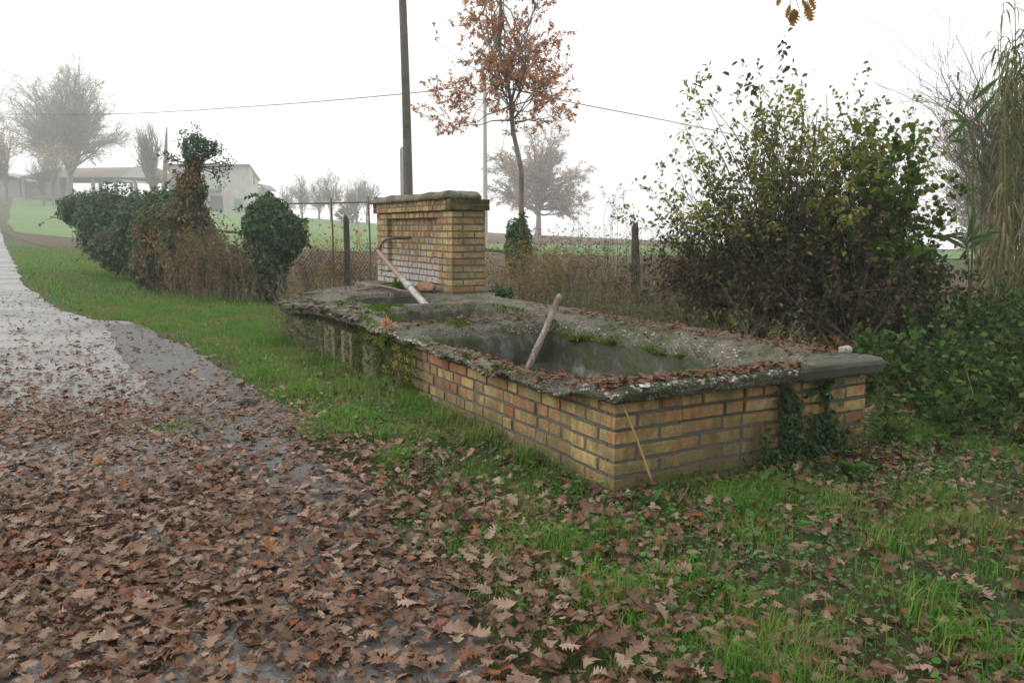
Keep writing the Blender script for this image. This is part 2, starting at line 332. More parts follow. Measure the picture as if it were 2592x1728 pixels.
    M['far_yellow'] = leaf_mat('far_yellow', [(0, (.38, .28, .12)), (1, (.45, .35, .2))], .8, .3)
    M['grass'] = leaf_mat('grass', [(0, (.065, .19, .02)), (.35, (.105, .29, .03)), (.65, (.16, .37, .045)), (.9, (.09, .24, .03)), (.94, (.30, .24, .11)), (1, (.34, .27, .14))], .5, .35, patch=(1.5, [(0, (.13, .22, .04)), (.4, (.20, .29, .06)), (.7, (.28, .25, .10)), (1, (.34, .24, .12))], .47, .62))
    M['dry_grass'] = leaf_mat('dry_grass', [(0, (.20, .14, .07)), (.5, (.34, .26, .15)), (1, (.16, .13, .05))], .7, .3)
    M['clover'] = leaf_mat('clover', [(0, (.06, .15, .035)), (.5, (.10, .22, .06)), (1, (.15, .27, .08))], .45, .3)
    M['ivy'] = leaf_mat('ivy', [(0, (.022, .055, .022)), (.4, (.035, .085, .032)), (.75, (.055, .12, .042)), (1, (.10, .17, .06))], .5, .2, spec=.1)
    M['ivy_dry'] = leaf_mat('ivy_dry', [(0, (.20, .10, .05)), (.35, (.33, .18, .085)), (.6, (.26, .20, .09)), (.8, (.10, .12, .05)), (1, (.42, .26, .14))], .6, .3)
    M['ivy_mix'] = leaf_mat('ivy_mix', [(0, (.03, .065, .025)), (.3, (.04, .08, .03)), (.45, (.20, .10, .045)), (.65, (.30, .15, .065)), (.8, (.17, .13, .05)), (1, (.34, .2, .10))], .6, .3, patch=(2.2, [(0, (.028, .06, .022)), (.8, (.05, .10, .035)), (1, (.2, .11, .05))], .45, .55))
    M['weeds'] = leaf_mat('weeds', [(0, (.09, .055, .03)), (.3, (.19, .12, .06)), (.55, (.33, .22, .11)), (.7, (.30, .22, .05)), (.84, (.10, .15, .04)), (1, (.22, .09, .045))], .7, .3, patch=(1.8, [(0, (.07, .10, .03)), (.5, (.14, .16, .045)), (.8, (.30, .22, .07)), (1, (.12, .07, .04))], .5, .62))
    M['yellow_leaf'] = leaf_mat('yellow_leaf', [(0, (.40, .29, .06)), (1, (.52, .40, .10))], .6, .4)
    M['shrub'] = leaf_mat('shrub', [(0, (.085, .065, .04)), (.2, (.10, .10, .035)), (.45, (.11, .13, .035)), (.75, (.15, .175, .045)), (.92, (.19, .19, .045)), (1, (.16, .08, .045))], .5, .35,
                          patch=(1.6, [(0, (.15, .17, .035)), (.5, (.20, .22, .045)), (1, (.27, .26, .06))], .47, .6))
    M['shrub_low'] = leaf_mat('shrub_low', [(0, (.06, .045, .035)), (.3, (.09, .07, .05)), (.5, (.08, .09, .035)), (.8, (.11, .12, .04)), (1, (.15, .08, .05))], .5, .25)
    M['bright_leaf'] = leaf_mat('bright_leaf', [(0, (.06, .14, .025)), (.5, (.10, .22, .035)), (.8, (.20, .30, .04)), (1, (.30, .32, .05))], .45, .4)
    M['bramble'] = leaf_mat('bramble', [(0, (.03, .07, .022)), (.4, (.055, .13, .03)), (.8, (.10, .21, .04)), (.93, (.17, .25, .05)), (1, (.16, .08, .05))], .45, .3)
    M['moss'] = leaf_mat('moss', [(0, (.06, .11, .012)), (.6, (.12, .20, .02)), (1, (.22, .28, .03))], .9, .2)
    M['reed'] = leaf_mat('reed', [(0, (.17, .16, .06)), (.3, (.26, .23, .11)), (.55, (.14, .17, .055)), (.8, (.33, .28, .16)), (1, (.10, .16, .05))], .6, .35)
    M['reed_green'] = leaf_mat('reed_green', [(0, (.07, .14, .04)), (1, (.13, .22, .07))], .5, .35)
build_mats()
# ------------------------------------------------------------------ leaf and twig builders (vectorised)
def norm(v): return v / (np.linalg.norm(v, axis=-1, keepdims=True) + 1e-9)
def oak_template(k=13, seed=0):
    q = rng_(seed + 500)
    x = np.linspace(0, 1, k); env = np.sin(np.clip(x, 0, 1) ** .85 * math.pi) ** .7 * .37
    env = env * lerp(.6, 1.1, x) + .015; lob = np.where(np.arange(k) % 2 == 0, .50, 1.2); lob[-1] = .3; lob[0] = .6
    lob = lob * q.uniform(.8, 1.2, k); w = env * lob; w2 = env * lob * q.uniform(.75, 1.2, k); xs = x + np.where(np.arange(k) % 2 == 1, .05, -.03); xs = xs + q.normal(0, .012, k); xs = xs - xs[0]
    V = np.concatenate([np.stack([x, 0 * x], 1), np.stack([xs, w], 1), np.stack([xs - .02, -w2], 1)])
    i = np.arange(k - 1); F = np.concatenate([np.stack([i, i + 1, i + 1 + k, i + k], 1), np.stack([i + 1, i, i + 2 * k, i + 1 + 2 * k], 1)])
    rib = np.concatenate([0 * x, np.ones(2 * k)]); return V, [F], rib
def simple_template(shape='oval'):
    if shape == 'oval': P = [(0, 0), (.3, .24), (.7, .2), (1, 0), (.7, -.2), (.3, -.24), (.5, 0)]
    elif shape == 'ivy': P = [(0, 0), (.12, .42), (.5, .28), (1, 0), (.5, -.28), (.12, -.42), (.4, 0)]
    elif shape == 'round': P = [(0, 0), (.25, .45), (.75, .42), (1, 0), (.75, -.42), (.25, -.45), (.5, 0)]
    else: P = [(0, 0), (.3, .09), (.7, .07), (1, 0), (.7, -.07), (.3, -.09), (.5, 0)]
    V = np.array(P, float); F = np.array([(6, 0, 1), (6, 1, 2), (6, 2, 3), (6, 3, 4), (6, 4, 5), (6, 5, 0)])
    return V, [F], np.concatenate([np.ones(6), [0]])
def quad_template(): return np.array([(0, 0), (.45, .27), (1, 0), (.45, -.27)], float), [np.array([(0, 1, 2, 3)])], np.ones(4)
def leaf_cloud(name, pos, fwd, nrm, size, tmpl, m, parent=None, curl=(.0, .25), cup=(-.1, .3), seed=0, label=None, width=1.0):
    rg = rng_(seed); T, Fs, rib = tmpl; n = len(pos); k = len(T)
    fwd = norm(fwd); side = norm(np.cross(nrm, fwd)); nn = np.cross(fwd, side)
    c1 = rg.uniform(*curl, n); c2 = rg.uniform(*cup, n); tw_ = rg.normal(0, .25, n); wd = rg.uniform(.8, 1.2, n) * width
    X = T[None, :, 0].repeat(n, 0); Y = T[None, :, 1] * wd[:, None]
    Z = c1[:, None] * (X - .4) ** 2 * -1.0 + c2[:, None] * np.abs(Y) * 1.2 + tw_[:, None] * (X - .5) * Y
    if k > 20: Z = Z + rg.normal(0, .018, (n, k)) * rib[None]
    L = (X[..., None] * fwd[:, None] + Y[..., None] * side[:, None] + Z[..., None] * nn[:, None]) * np.asarray(size)[:, None, None]
    V = (pos[:, None] + L).reshape(-1, 3)
    F = [(f[None] + (np.arange(n) * k)[:, None, None]).reshape(-1, f.shape[1]) for f in Fs]
    o = np_mesh(name, V, F, m, parent, smooth=k > 20, attrs={'rib': np.tile(rib, n)})
    return o
OAK = oak_template(13); OAKL = oak_template(7); OVAL = simple_template('oval'); IVY = simple_template('ivy'); ROUND = simple_template('round'); NARROW = simple_template('narrow'); QUAD = quad_template()
def tubes(P, r, sides=4):
    """P (n,k,3) paths, r (n,k) radii -> V, F"""
    n, k, _ = P.shape; T = norm(np.gradient(P, axis=1)); ref = np.where(np.abs(T[..., 2:3]) > .9, np.array([1., 0, 0]), np.array([0, 0, 1.]))
    A = norm(np.cross(T, ref)); B = np.cross(T, A); th = np.arange(sides) * 2 * math.pi / sides
    V = P[:, :, None] + r[:, :, None, None] * (np.cos(th)[:, None] * A[:, :, None] + np.sin(th)[:, None] * B[:, :, None])
    i, j = np.meshgrid(np.arange(k - 1), np.arange(sides), indexing='ij'); j2 = (j + 1) % sides
    f = np.stack([i * sides + j, i * sides + j2, (i + 1) * sides + j2, (i + 1) * sides + j], -1).reshape(-1, 4)
    F = (f[None] + (np.arange(n) * k * sides)[:, None, None]).reshape(-1, 4); return V.reshape(-1, 3), F
def catmull(pts, k=24):
    p = np.array(pts, float); p = np.concatenate([[2 * p[0] - p[1]], p, [2 * p[-1] - p[-2]]]); m = len(p) - 3
    t = np.linspace(0, m - 1e-6, k); i = t.astype(int); f = (t - i)[:, None]; a, b, c, d = p[i], p[i + 1], p[i + 2], p[i + 3]
    return .5 * (2 * b + (c - a) * f + (2 * a - 5 * b + 4 * c - d) * f ** 2 + (3 * b - a - 3 * c + d) * f ** 3)
def pathlerp(P, t):
    n, k, _ = P.shape; x = t * (k - 1); i = np.clip(x.astype(int), 0, k - 2); f = (x - i)[:, None]; ii = np.arange(n)
    return P[ii, i] * (1 - f) + P[ii, i + 1] * f, norm(P[ii, i + 1] - P[ii, i])
def grow(P, r, n, trange, length, spread, up, rg, k=5, rf=.55, wob=.08, tip=.25):
    """n child paths out of parent paths P"""
    par = rg.integers(0, len(P), n); t = rg.uniform(*trange, n); s, d = pathlerp(P[par], t)
    kk = P.shape[1]; rr = r[par, np.clip((t * (kk - 1)).astype(int), 0, kk - 1)]
    q = rg.normal(0, 1, (n, 3)); q -= (q * d).sum(1, keepdims=True) * d; dr = norm(d + norm(q) * spread * rg.uniform(.6, 1.3, (n, 1)) + np.array([0, 0, up]))
    ln = rg.uniform(*length, n)[:, None]; tt = np.linspace(0, 1, k)
    C = s[:, None] + dr[:, None] * (ln * tt[None])[..., None] + np.array([0, 0, up]) * (ln * tt[None] ** 2)[..., None] * .5
    C += np.cumsum(rg.normal(0, 1, (n, k, 3)), 1) * wob * ln[..., None] * (tt[None, :, None] > 0) / k
    R_ = np.maximum((rr * rf)[:, None] * lerp(1, tip, tt)[None], .0008); return C, R_
def limbs(base, targets, rg, r0, k=7, sag=.15, wob=.05, tipr=.2):
    """curved limbs from base points to target points"""
    n = len(targets); tt = np.linspace(0, 1, k)[None, :, None]; b = np.broadcast_to(base, (n, 3))[:, None]; T = targets[:, None]
    ln = np.linalg.norm(T - b, axis=-1, keepdims=True); mid = (b + T) / 2 + np.array([0, 0, 1.]) * ln * sag * rg.uniform(.2, 1.2, (n, 1, 1)) * 0
    P = b * (1 - tt) ** 2 + 2 * mid * tt * (1 - tt) + T * tt ** 2
    P = P - np.array([0, 0, 1.]) * ln * sag * np.sin(tt * math.pi) * -1 * 0 + np.array([0, 0, 1.]) * 0
    out = (T - b) * np.array([1, 1, 0]); P = P - out * sag * np.sin(tt * math.pi)
    w = np.cumsum(rg.normal(0, 1, (n, k, 3)), 1); w = w - w[:, :1] - (w[:, -1:] - w[:, :1]) * tt
    P = P + w * wob * ln / math.sqrt(k)
    r = (r0 if np.ndim(r0) else np.full(n, r0))[:, None] * lerp(1, tipr, np.linspace(0, 1, k))[None]; return P, r
def leaf_on(P, n, rg, size, trange=(.2, 1), jit=.02, droop=.3):
    par = rg.integers(0, len(P), n); s, d = pathlerp(P[par], rg.uniform(*trange, n))
    f = norm(d * .6 + rg.normal(0, .8, (n, 3)) + np.array([0, 0, -droop])); nr = norm(rg.normal(0, .6, (n, 3)) + np.array([0, 0, .8]))
    return s + rg.normal(0, jit, (n, 3)), f, nr, rg.uniform(*size, n)
def tube_obj(name, pts, r, m, parent=None, sides=10, k=24, cap=True, rough=0, seed=0):
    P = catmull(pts, k)[None]; rr = np.interp(np.linspace(0, 1, k), np.linspace(0, 1, len(r)), r)[None]
    V, F = tubes(P, rr, sides)
    if rough: V = V + rng_(seed).normal(0, rough, V.shape)
    n = len(V); V = np.concatenate([V, P[0, :1], P[0, -1:]]); j = np.arange(sides); j2 = (j + 1) % sides
    tri = np.concatenate([np.stack([j2, j, np.full(sides, n)], 1), np.stack([j + n - sides, j2 + n - sides, np.full(sides, n + 1)], 1)])
    return np_mesh(name, V, [F, tri], m, parent, smooth=True)
def box(mb, c, size, rot=0.0, ax=None):
    sx, sy, sz = [s / 2 for s in size]; V = np.array([(x, y, z) for x in (-sx, sx) for y in (-sy, sy) for z in (-sz, sz)])
    F = np.array([(0, 1, 3, 2), (4, 6, 7, 5), (0, 4, 5, 1), (2, 3, 7, 6), (0, 2, 6, 4), (1, 5, 7, 3)])
    if ax is not None: V = V[:, :1] * ax[0] + V[:, 1:2] * ax[1] + V[:, 2:] * ax[2]
    elif rot: c_, s_ = math.cos(rot), math.sin(rot); V = np.stack([V[:, 0] * c_ - V[:, 1] * s_, V[:, 0] * s_ + V[:, 1] * c_, V[:, 2]], 1)
    mb.add(V + np.asarray(c), F)
def prism(mb, poly, y0, y1, fn=None):
    """extrude xz polygon along y"""
    p = np.array(poly, float); n = len(p); V = np.concatenate([np.stack([p[:, 0], np.full(n, y0), p[:, 1]], 1), np.stack([p[:, 0], np.full(n, y1), p[:, 1]], 1)])
    i = np.arange(n); j = (i + 1) % n; F = np.stack([i, j, j + n, i + n], 1)
    c0, c1 = V[:n].mean(0), V[n:].mean(0); V = np.concatenate([V, [c0, c1]])
    tri = np.concatenate([np.stack([j, i, np.full(n, 2 * n)], 1), np.stack([i + n, j + n, np.full(n, 2 * n + 1)], 1)])
    if fn is not None: V = fn(V)
    mb.add(V, F, tri)
_ico = None
def stone_np(c, size, seed, rough=.22, sub=3, ang=0):
    global _ico
    if _ico is None:
        _ico = {}
        for s_ in (2, 3):
            bm = bmesh.new(); bmesh.ops.create_icosphere(bm, subdivisions=s_, radius=1); bm.verts.ensure_lookup_table()
            _ico[s_] = (np.array([v.co[:] for v in bm.verts]), np.array([[v.index for v in f.verts] for f in bm.faces])); bm.free()
    V, F = _ico[sub]; d = 1 + rough * fbm3(V, seed, 3, 1.3) * 2; V = np.sign(V) * np.abs(V) ** .75 * d[:, None] * np.asarray(size)
    c_, s_ = math.cos(ang), math.sin(ang); V = np.stack([V[:, 0] * c_ - V[:, 1] * s_, V[:, 0] * s_ + V[:, 1] * c_, V[:, 2]], 1)
    return V + np.asarray(c), F
# ------------------------------------------------------------------ ground, fields, road
def axis_pts(parts): return np.unique(np.concatenate([np.arange(a, b, s) for a, b, s in parts] + [[parts[-1][1]]]))
def ground():
    xs = axis_pts([(-400, -100, 10), (-100, -20, 1.2), (-20, -8, .3), (-8, 8, .1), (8, 30, .8), (30, 80, 2.5), (80, 400, 10)])
    ys = axis_pts([(-60, 0, 4), (0, 16, .1), (16, 30, .4), (30, 170, 1.5), (170, 470, 8)])
    X, Y = np.meshgrid(xs, ys); Z = ground_z(X, Y)
    a, b = tl(X, Y); inside = (a > .15) & (a < 1.5) & (b > .15) & (b < 5.0); Z = np.where(inside, -.35, Z)   # no soil inside the basins
    V = np.stack([X, Y, Z], -1).reshape(-1, 3)
    tag(np_mesh('ground', V, [grid_faces(len(xs), len(ys))], M['ground'], smooth=True), kind='structure', label='dark soil and turf ground')
def pip(x, y, poly):
    c = np.zeros(x.shape, bool); n = len(poly)
    for i in range(n):
        x0, y0 = poly[i]; x1, y1 = poly[(i + 1) % n]
        if y0 == y1: continue
        c ^= ((y0 > y) != (y1 > y)) & (x < (x1 - x0) * (y - y0) / (y1 - y0) + x0)
    return c
def strip(name, left, right, ys, m, dz, nx=30, jit=0.0, kind='structure', label=None):
    """terrain sheet between the curves x=left(y) and x=right(y)"""
    s = np.linspace(0, 1, nx); Y = ys[:, None] + 0 * s[None]; l = left(ys)[:, None]; r = right(ys)[:, None]
    X = l + (r - l) * s[None]
    Z = ground_z(X, Y) + dz; V = np.stack([X, Y, Z], -1).reshape(-1, 3)
    return tag(np_mesh(name, V, [grid_faces(nx, len(ys))], m, smooth=True), kind=kind, label=label)
APB = [atz(u, v, 0)[:2] for u, v in [(800, 1650), (680, 1430), (600, 1300), (540, 1190), (480, 1100), (400, 1010), (330, 930), (285, 865), (262, 822)]]
APB = [np.array([.0, 0.]), np.array([-.25, 1.5])] + APB
_ay = np.array([p[1] for p in APB]); _ax = np.array([p[0] for p in APB])
def xapron(y): return np.interp(y, _ay, _ax)
def setting():
    ground()
    ys = np.concatenate([np.arange(-30, 0, 2.), np.arange(0, 14, .06), np.arange(14, 40, .5), np.arange(40, 300, 5.)])
    re = lambda y: np.where(y < _ay[-1], xapron(y) + .25, xedge(y)) + (.10 * fbm(y, y * 0, 4, 4, 2.2) + .05 * fbm(y, y * 0, 14, 4, 9.)) * sm(0, 4, y)
    strip('road', lambda y: xedge(y) - np.interp(y, [0, 10, 30, 300], [4.4, 3.9, 4.6, 9.]), re, ys, M['road'], .006, 60, label='pale wet worn road')
    ya = np.concatenate([np.arange(-30, 0, 2.), np.arange(0, _ay[-1] - .02, .04)])
    strip('asphalt_apron', lambda y: xapron(y) + .07 * fbm(y, 3 + 0 * y, 9, 4, 2.5) * sm(0, 2, y), lambda y: np.maximum(xedge(y) + .03 + .13 * fbm(y, 5 + 0 * y, 2, 4, 2.0) + .06 * fbm(y, 5 + 0 * y, 22, 4, 9.0), xapron(y) + .03), ya, M['asphalt'], .012, 30, label='darker asphalt strip along the verge')
    # fields beyond the fence
    top = [hit(u, v)[:2] for u, v in [(0, 585), (210, 606), (480, 622), (740, 634), (950, 640), (1240, 645), (1560, 650)]]; bot = [hit(u, v)[:2] for u, v in [(-4, 588), (205, 646)]] + [np.array(p) for p in [(-7.2, 19.0), (-3.6, 15.6), (0, 15.0), (5, 15.0), (12, 14.5)]]
    top = np.array(top); bot = np.array(bot)
    def sheet(name, lo, hi, xs, m, dz, lab, ny=40):
        t = np.linspace(0, 1, ny); y0, y1 = lo(xs), hi(xs); Y = y0[:, None] + (y1 - y0)[:, None] * t[None]; X = xs[:, None] + 0 * Y; tag(np_mesh(name, np.stack([X, Y, ground_z(X, Y) + dz], -1).reshape(-1, 3), [grid_faces(ny, len(xs))[:, ::-1]], M[m], smooth=True), kind='structure', label=lab)
    xs = np.arange(bot[0, 0], 12, .35); rg_ = lambda x, k: .5 * fbm(x, x * 0 + k, k, 3, .5)
    sheet('ploughed_field', lambda x: np.interp(x, bot[:, 0], bot[:, 1]) + .3 * rg_(x, 2), lambda x: np.maximum(np.interp(x, top[:, 0], top[:, 1]) + rg_(x, 3), np.interp(x, bot[:, 0], bot[:, 1]) + .1), xs, 'plough', .03, 'brown ploughed soil behind the fence')
    xc = np.arange(-92, 32, 1.2); ftop = lambda x: np.interp(x, [-88, -24, -12, -7, 20], [168, 168, 110, 60, 60]) + 0 * x; clo = lambda x: np.maximum(np.interp(x, np.concatenate([[-90, top[0, 0] - 8], top[:, 0]]), np.concatenate([[150, top[0, 1] + 14], top[:, 1]])), np.interp(-x, -_ex[::-1][::-1][10:], _ey[10:]) + 1.5) + rg_(x, 3)
    sheet('crop_field', clo, lambda x: np.maximum(ftop(x), clo(x) + .1), xc, 'crop', .05, 'pale green crop field on the rise', 60)
    strip('far_ploughed_field', lambda y: np.interp(y, [59, 110, 168, 240], [-7, -12, -24, -40]) + 0 * y, lambda y: 90 + 1.0 * y, np.arange(59.0, 230, 2.), M['plough'], .07, 70, label='far brown ploughed field on the right')
setting()
# haze: one even box of air around everything
def haze():
    mb = MB(); box(mb, (0, 195, 10.0), (820, 560, 70)); n, t, b = newmat('haze_air')
    t.nodes.remove(b); v = t.nodes.new('ShaderNodeVolumePrincipled'); v.inputs['Color'].default_value = (.97, .98, 1, 1); v.inputs['Density'].default_value = FOG
    v.inputs['Anisotropy'].default_value = .35
    t.links.new(v.outputs[0], t.nodes['Material Output'].inputs['Volume'])
    tag(mb.build('haze', n), 'thin white mist over the fields', 'haze', kind='stuff')
haze()
# ------------------------------------------------------------------ brick building blocks
_bt = None
def brick_np(l, w, h, seed, chip=1.0):
    """a worn brick: subdivided box with pulled-in edges and noise, centred"""
    global _bt
    if _bt is None:
        bm = bmesh.new(); nx, ny, nz = 8, 3, 4; idx = {}
        def vid(i, j, k):
            if (i, j, k) not in idx: idx[(i, j, k)] = len(idx)
            return idx[(i, j, k)]
        F = []
        for i in range(nx):
            for j in range(ny):
                F.append((vid(i, j, 0), vid(i, j + 1, 0), vid(i + 1, j + 1, 0), vid(i + 1, j, 0))); F.append((vid(i, j, nz), vid(i + 1, j, nz), vid(i + 1, j + 1, nz), vid(i, j + 1, nz)))
        for i in range(nx):
            for k in range(nz):
                F.append((vid(i, 0, k), vid(i + 1, 0, k), vid(i + 1, 0, k + 1), vid(i, 0, k + 1))); F.append((vid(i, ny, k), vid(i, ny, k + 1), vid(i + 1, ny, k + 1), vid(i + 1, ny, k)))
        for j in range(ny):
            for k in range(nz):
                F.append((vid(0, j, k), vid(0, j, k + 1), vid(0, j + 1, k + 1), vid(0, j + 1, k))); F.append((vid(nx, j, k), vid(nx, j + 1, k), vid(nx, j + 1, k + 1), vid(nx, j, k + 1)))
        bm.free(); K = np.array(list(idx.keys())); gx_ = np.array([-1, -.965, -.62, -.22, .0, .22, .62, .965, 1]); gy_ = np.array([-1, -.9, .9, 1]); gz_ = np.array([-1, -.92, 0, .92, 1])
        G = np.stack([gx_[K[:, 0]], gy_[K[:, 1]], gz_[K[:, 2]]], 1); _bt = (G, np.array(F))
    G, F = _bt; half = np.array([l, w, h]) / 2; g = G
    edge = (np.abs(G) > .99).sum(1); V = g * half; V = V - np.sign(G) * np.where(edge >= 2, .0012, 0)[:, None] * (np.abs(G) > .99) * chip
    nz_ = fbm3(V * 40 + seed * 1.37, seed % 7, 2, 1.0); V = V - np.sign(V) * (np.abs(G) > .99) * (nz_[:, None] * .0022 + np.where(edge >= 2, .0065 * np.maximum(nz_ - .15, 0), 0)[:, None]) * chip
    return V, F
def brick_run(mb, org, du, dn, length, rows, z0, rg, ch=.07, depth=.115, joint=.0175, proud=0.0, skip=None, bond=0, short=False, jit=.0018, pattern=None, corner=None):
    """org: start point (2d) on the outer face; du: along; dn: outward normal (2d)"""
    du = np.array([du[0], du[1], 0.]); dn = np.array([dn[0], dn[1], 0.]); up = np.array([0, 0, 1.]); hb = ch - joint
    for r in range(rows):
        x = 0.0; z = z0 + ch * (r + .5)
        if corner is not None and (r + corner) % 2: x = .123
        odd = (r + bond) % 2; first = True; c = 0
        while x < length - .02:
            if pattern: ln = pattern[(c + odd * 1) % len(pattern)]
            elif short: ln = .108 if rg.random() < .62 else .165
            else: ln = [.245, .115][(c + odd) % 2] if rg.random() < .8 else rg.choice([.245, .115, .18])
            ln = min(ln, length - x); c += 1
            if length - x - ln < .04: ln = length - x
            cx = x + ln / 2; xl = x + (joint / 2 if x > .001 else 0); xr = x + ln - (joint / 2 if x + ln < length - .01 else 0)
            if skip is None or not skip(cx, z, rg):
                cx = (xl + xr) / 2; V, F = brick_np(xr - xl, depth, hb, int(rg.integers(0, 9999)))
                off = proud + float(np.clip(rg.normal(0, jit), -.002, .012)); tl_ = rg.normal(0, .006)
                P = np.array([org[0], org[1], 0]) + du * cx + up * (z + rg.normal(0, .0015)) + dn * (off - depth / 2)
                W_ = V[:, :1] * (du + up * tl_) + V[:, 1:2] * dn + V[:, 2:] * (up - du * tl_)
                mb.add(W_ + P, F)
                if corner is not None and depth < .1 and x < .001:      # the header end seen round the corner
                    V, F = brick_np(.117, .115, hb, int(rg.integers(0, 9999))); W_ = V[:, :1] * du + V[:, 1:2] * dn + V[:, 2:] * up
                    mb.add(W_ + np.array([org[0], org[1], 0]) + du * .0590 + up * z - dn * .0585, F)
            x += ln
def slab(mb, org, du, dn, length, depth, z0, z1, back=.0, n=2):
    """plain mortar core, set back from the face"""
    du = np.array([du[0], du[1], 0.]); dn = np.array([dn[0], dn[1], 0.]); c = np.array([org[0], org[1], (z0 + z1) / 2]) + du * length / 2 - dn * (back + depth / 2)
    box(mb, c, (length, depth, z1 - z0), ax=(du, dn, np.array([0, 0, 1.])))
# ------------------------------------------------------------------ the brick trough
def sdbox(a, b, a0, a1, b0, b1, r=.08):
    qa = np.abs(a - (a0 + a1) / 2) - (a1 - a0) / 2 + r; qb = np.abs(b - (b0 + b1) / 2) - (b1 - b0) / 2 + r
    return np.hypot(np.maximum(qa, 0), np.maximum(qb, 0)) + np.minimum(np.maximum(qa, qb), 0) - r
TOP = .458
def basin_d(a, b):
    w = .010 * fbm(a, b, 21, 3, 4.0)
    d1 = sdbox(a, b, .07, 1.24, .065, 2.46, .08)
    d2 = np.maximum(sdbox(a, b, .06, 1.24, 2.68, 3.86, .12), -((a - .10) * .72 - (b - 3.3) * .66 + .03))
    d3 = np.maximum(sdbox(a, b, .28, 1.24, 4.03, 5.3, .16), -((a - .34) * .7 - (b - 4.75) * .5 + .12))
    return d1 + w, d2 + w, d3 + w
def top_z(a, b):
    d1, d2, d3 = basin_d(a, b); z = TOP + .007 * fbm(a, b, 5, 4, 4.0) + .005 * fbm(a, b, 6, 3, 22.)
    # crumbled inner shoulder of the right rim and worn left rim
    rim = sm(1.46, 1.25, a) * sm(.1, .4, b) * sm(2.7, 2.3, b); z = z - rim * (.07 + .05 * fbm(a, b, 8, 3, 6.0))
    z = z - .012 * sm(.1, -.08, a) * (1 + fbm(a, b, 9, 3, 7.0)) * sm(5, 4, b)
    z = z - .05 * sm(2.4, 2.7, b) * sm(3.4, 2.9, b) * sm(.12, -.1, a)
    z = z - .11 * sm(4.0, 5.7, b) * sm(.55, -.1, a) + .045 * fbm(a, b, 12, 4, 4.5) * sm(3.2, 4.4, b) * sm(.5, .05, a)
    z = z - .018 * sm(.5, .9, np.abs(a - .65) / .65) * 0
    dz1 = sm(.004, -.02, d1) * .05; dz2 = sm(.004, -.02, d2) * .05; dz3 = sm(.004, -.02, d3) * .05
    lip = np.exp(-(np.minimum(np.minimum(d1, d2), d3) / .03) ** 2) * .006
    fl = .015 * fbm(a, b, 14, 4, 5.0)
    z = z - lip - dz1 - dz2 - dz3
    return z
FLOOR = (.06, .16, .28)
def surf_z(a, b):
    z = top_z(a, b); f = .015 * fbm(a, b, 14, 4, 5.0)
    for d, fz in zip(basin_d(a, b), FLOOR): z = np.where(d < -.02, fz + f, z)
    return z
def aL(b): return np.interp(b, [-.1, .1, 2.2, 3.0, 3.8, 4.4, 5.2, 5.9, 6.15, 6.6, 7.3], [-.08, -.08, -.075, -.085, -.11, -.15, -.13, -.10, .15, 1.0, 1.2])
def aR(b): return np.interp(b, [-.1, 4.4, 4.8, 7.3], [1.66, 1.70, 1.92, 1.92])
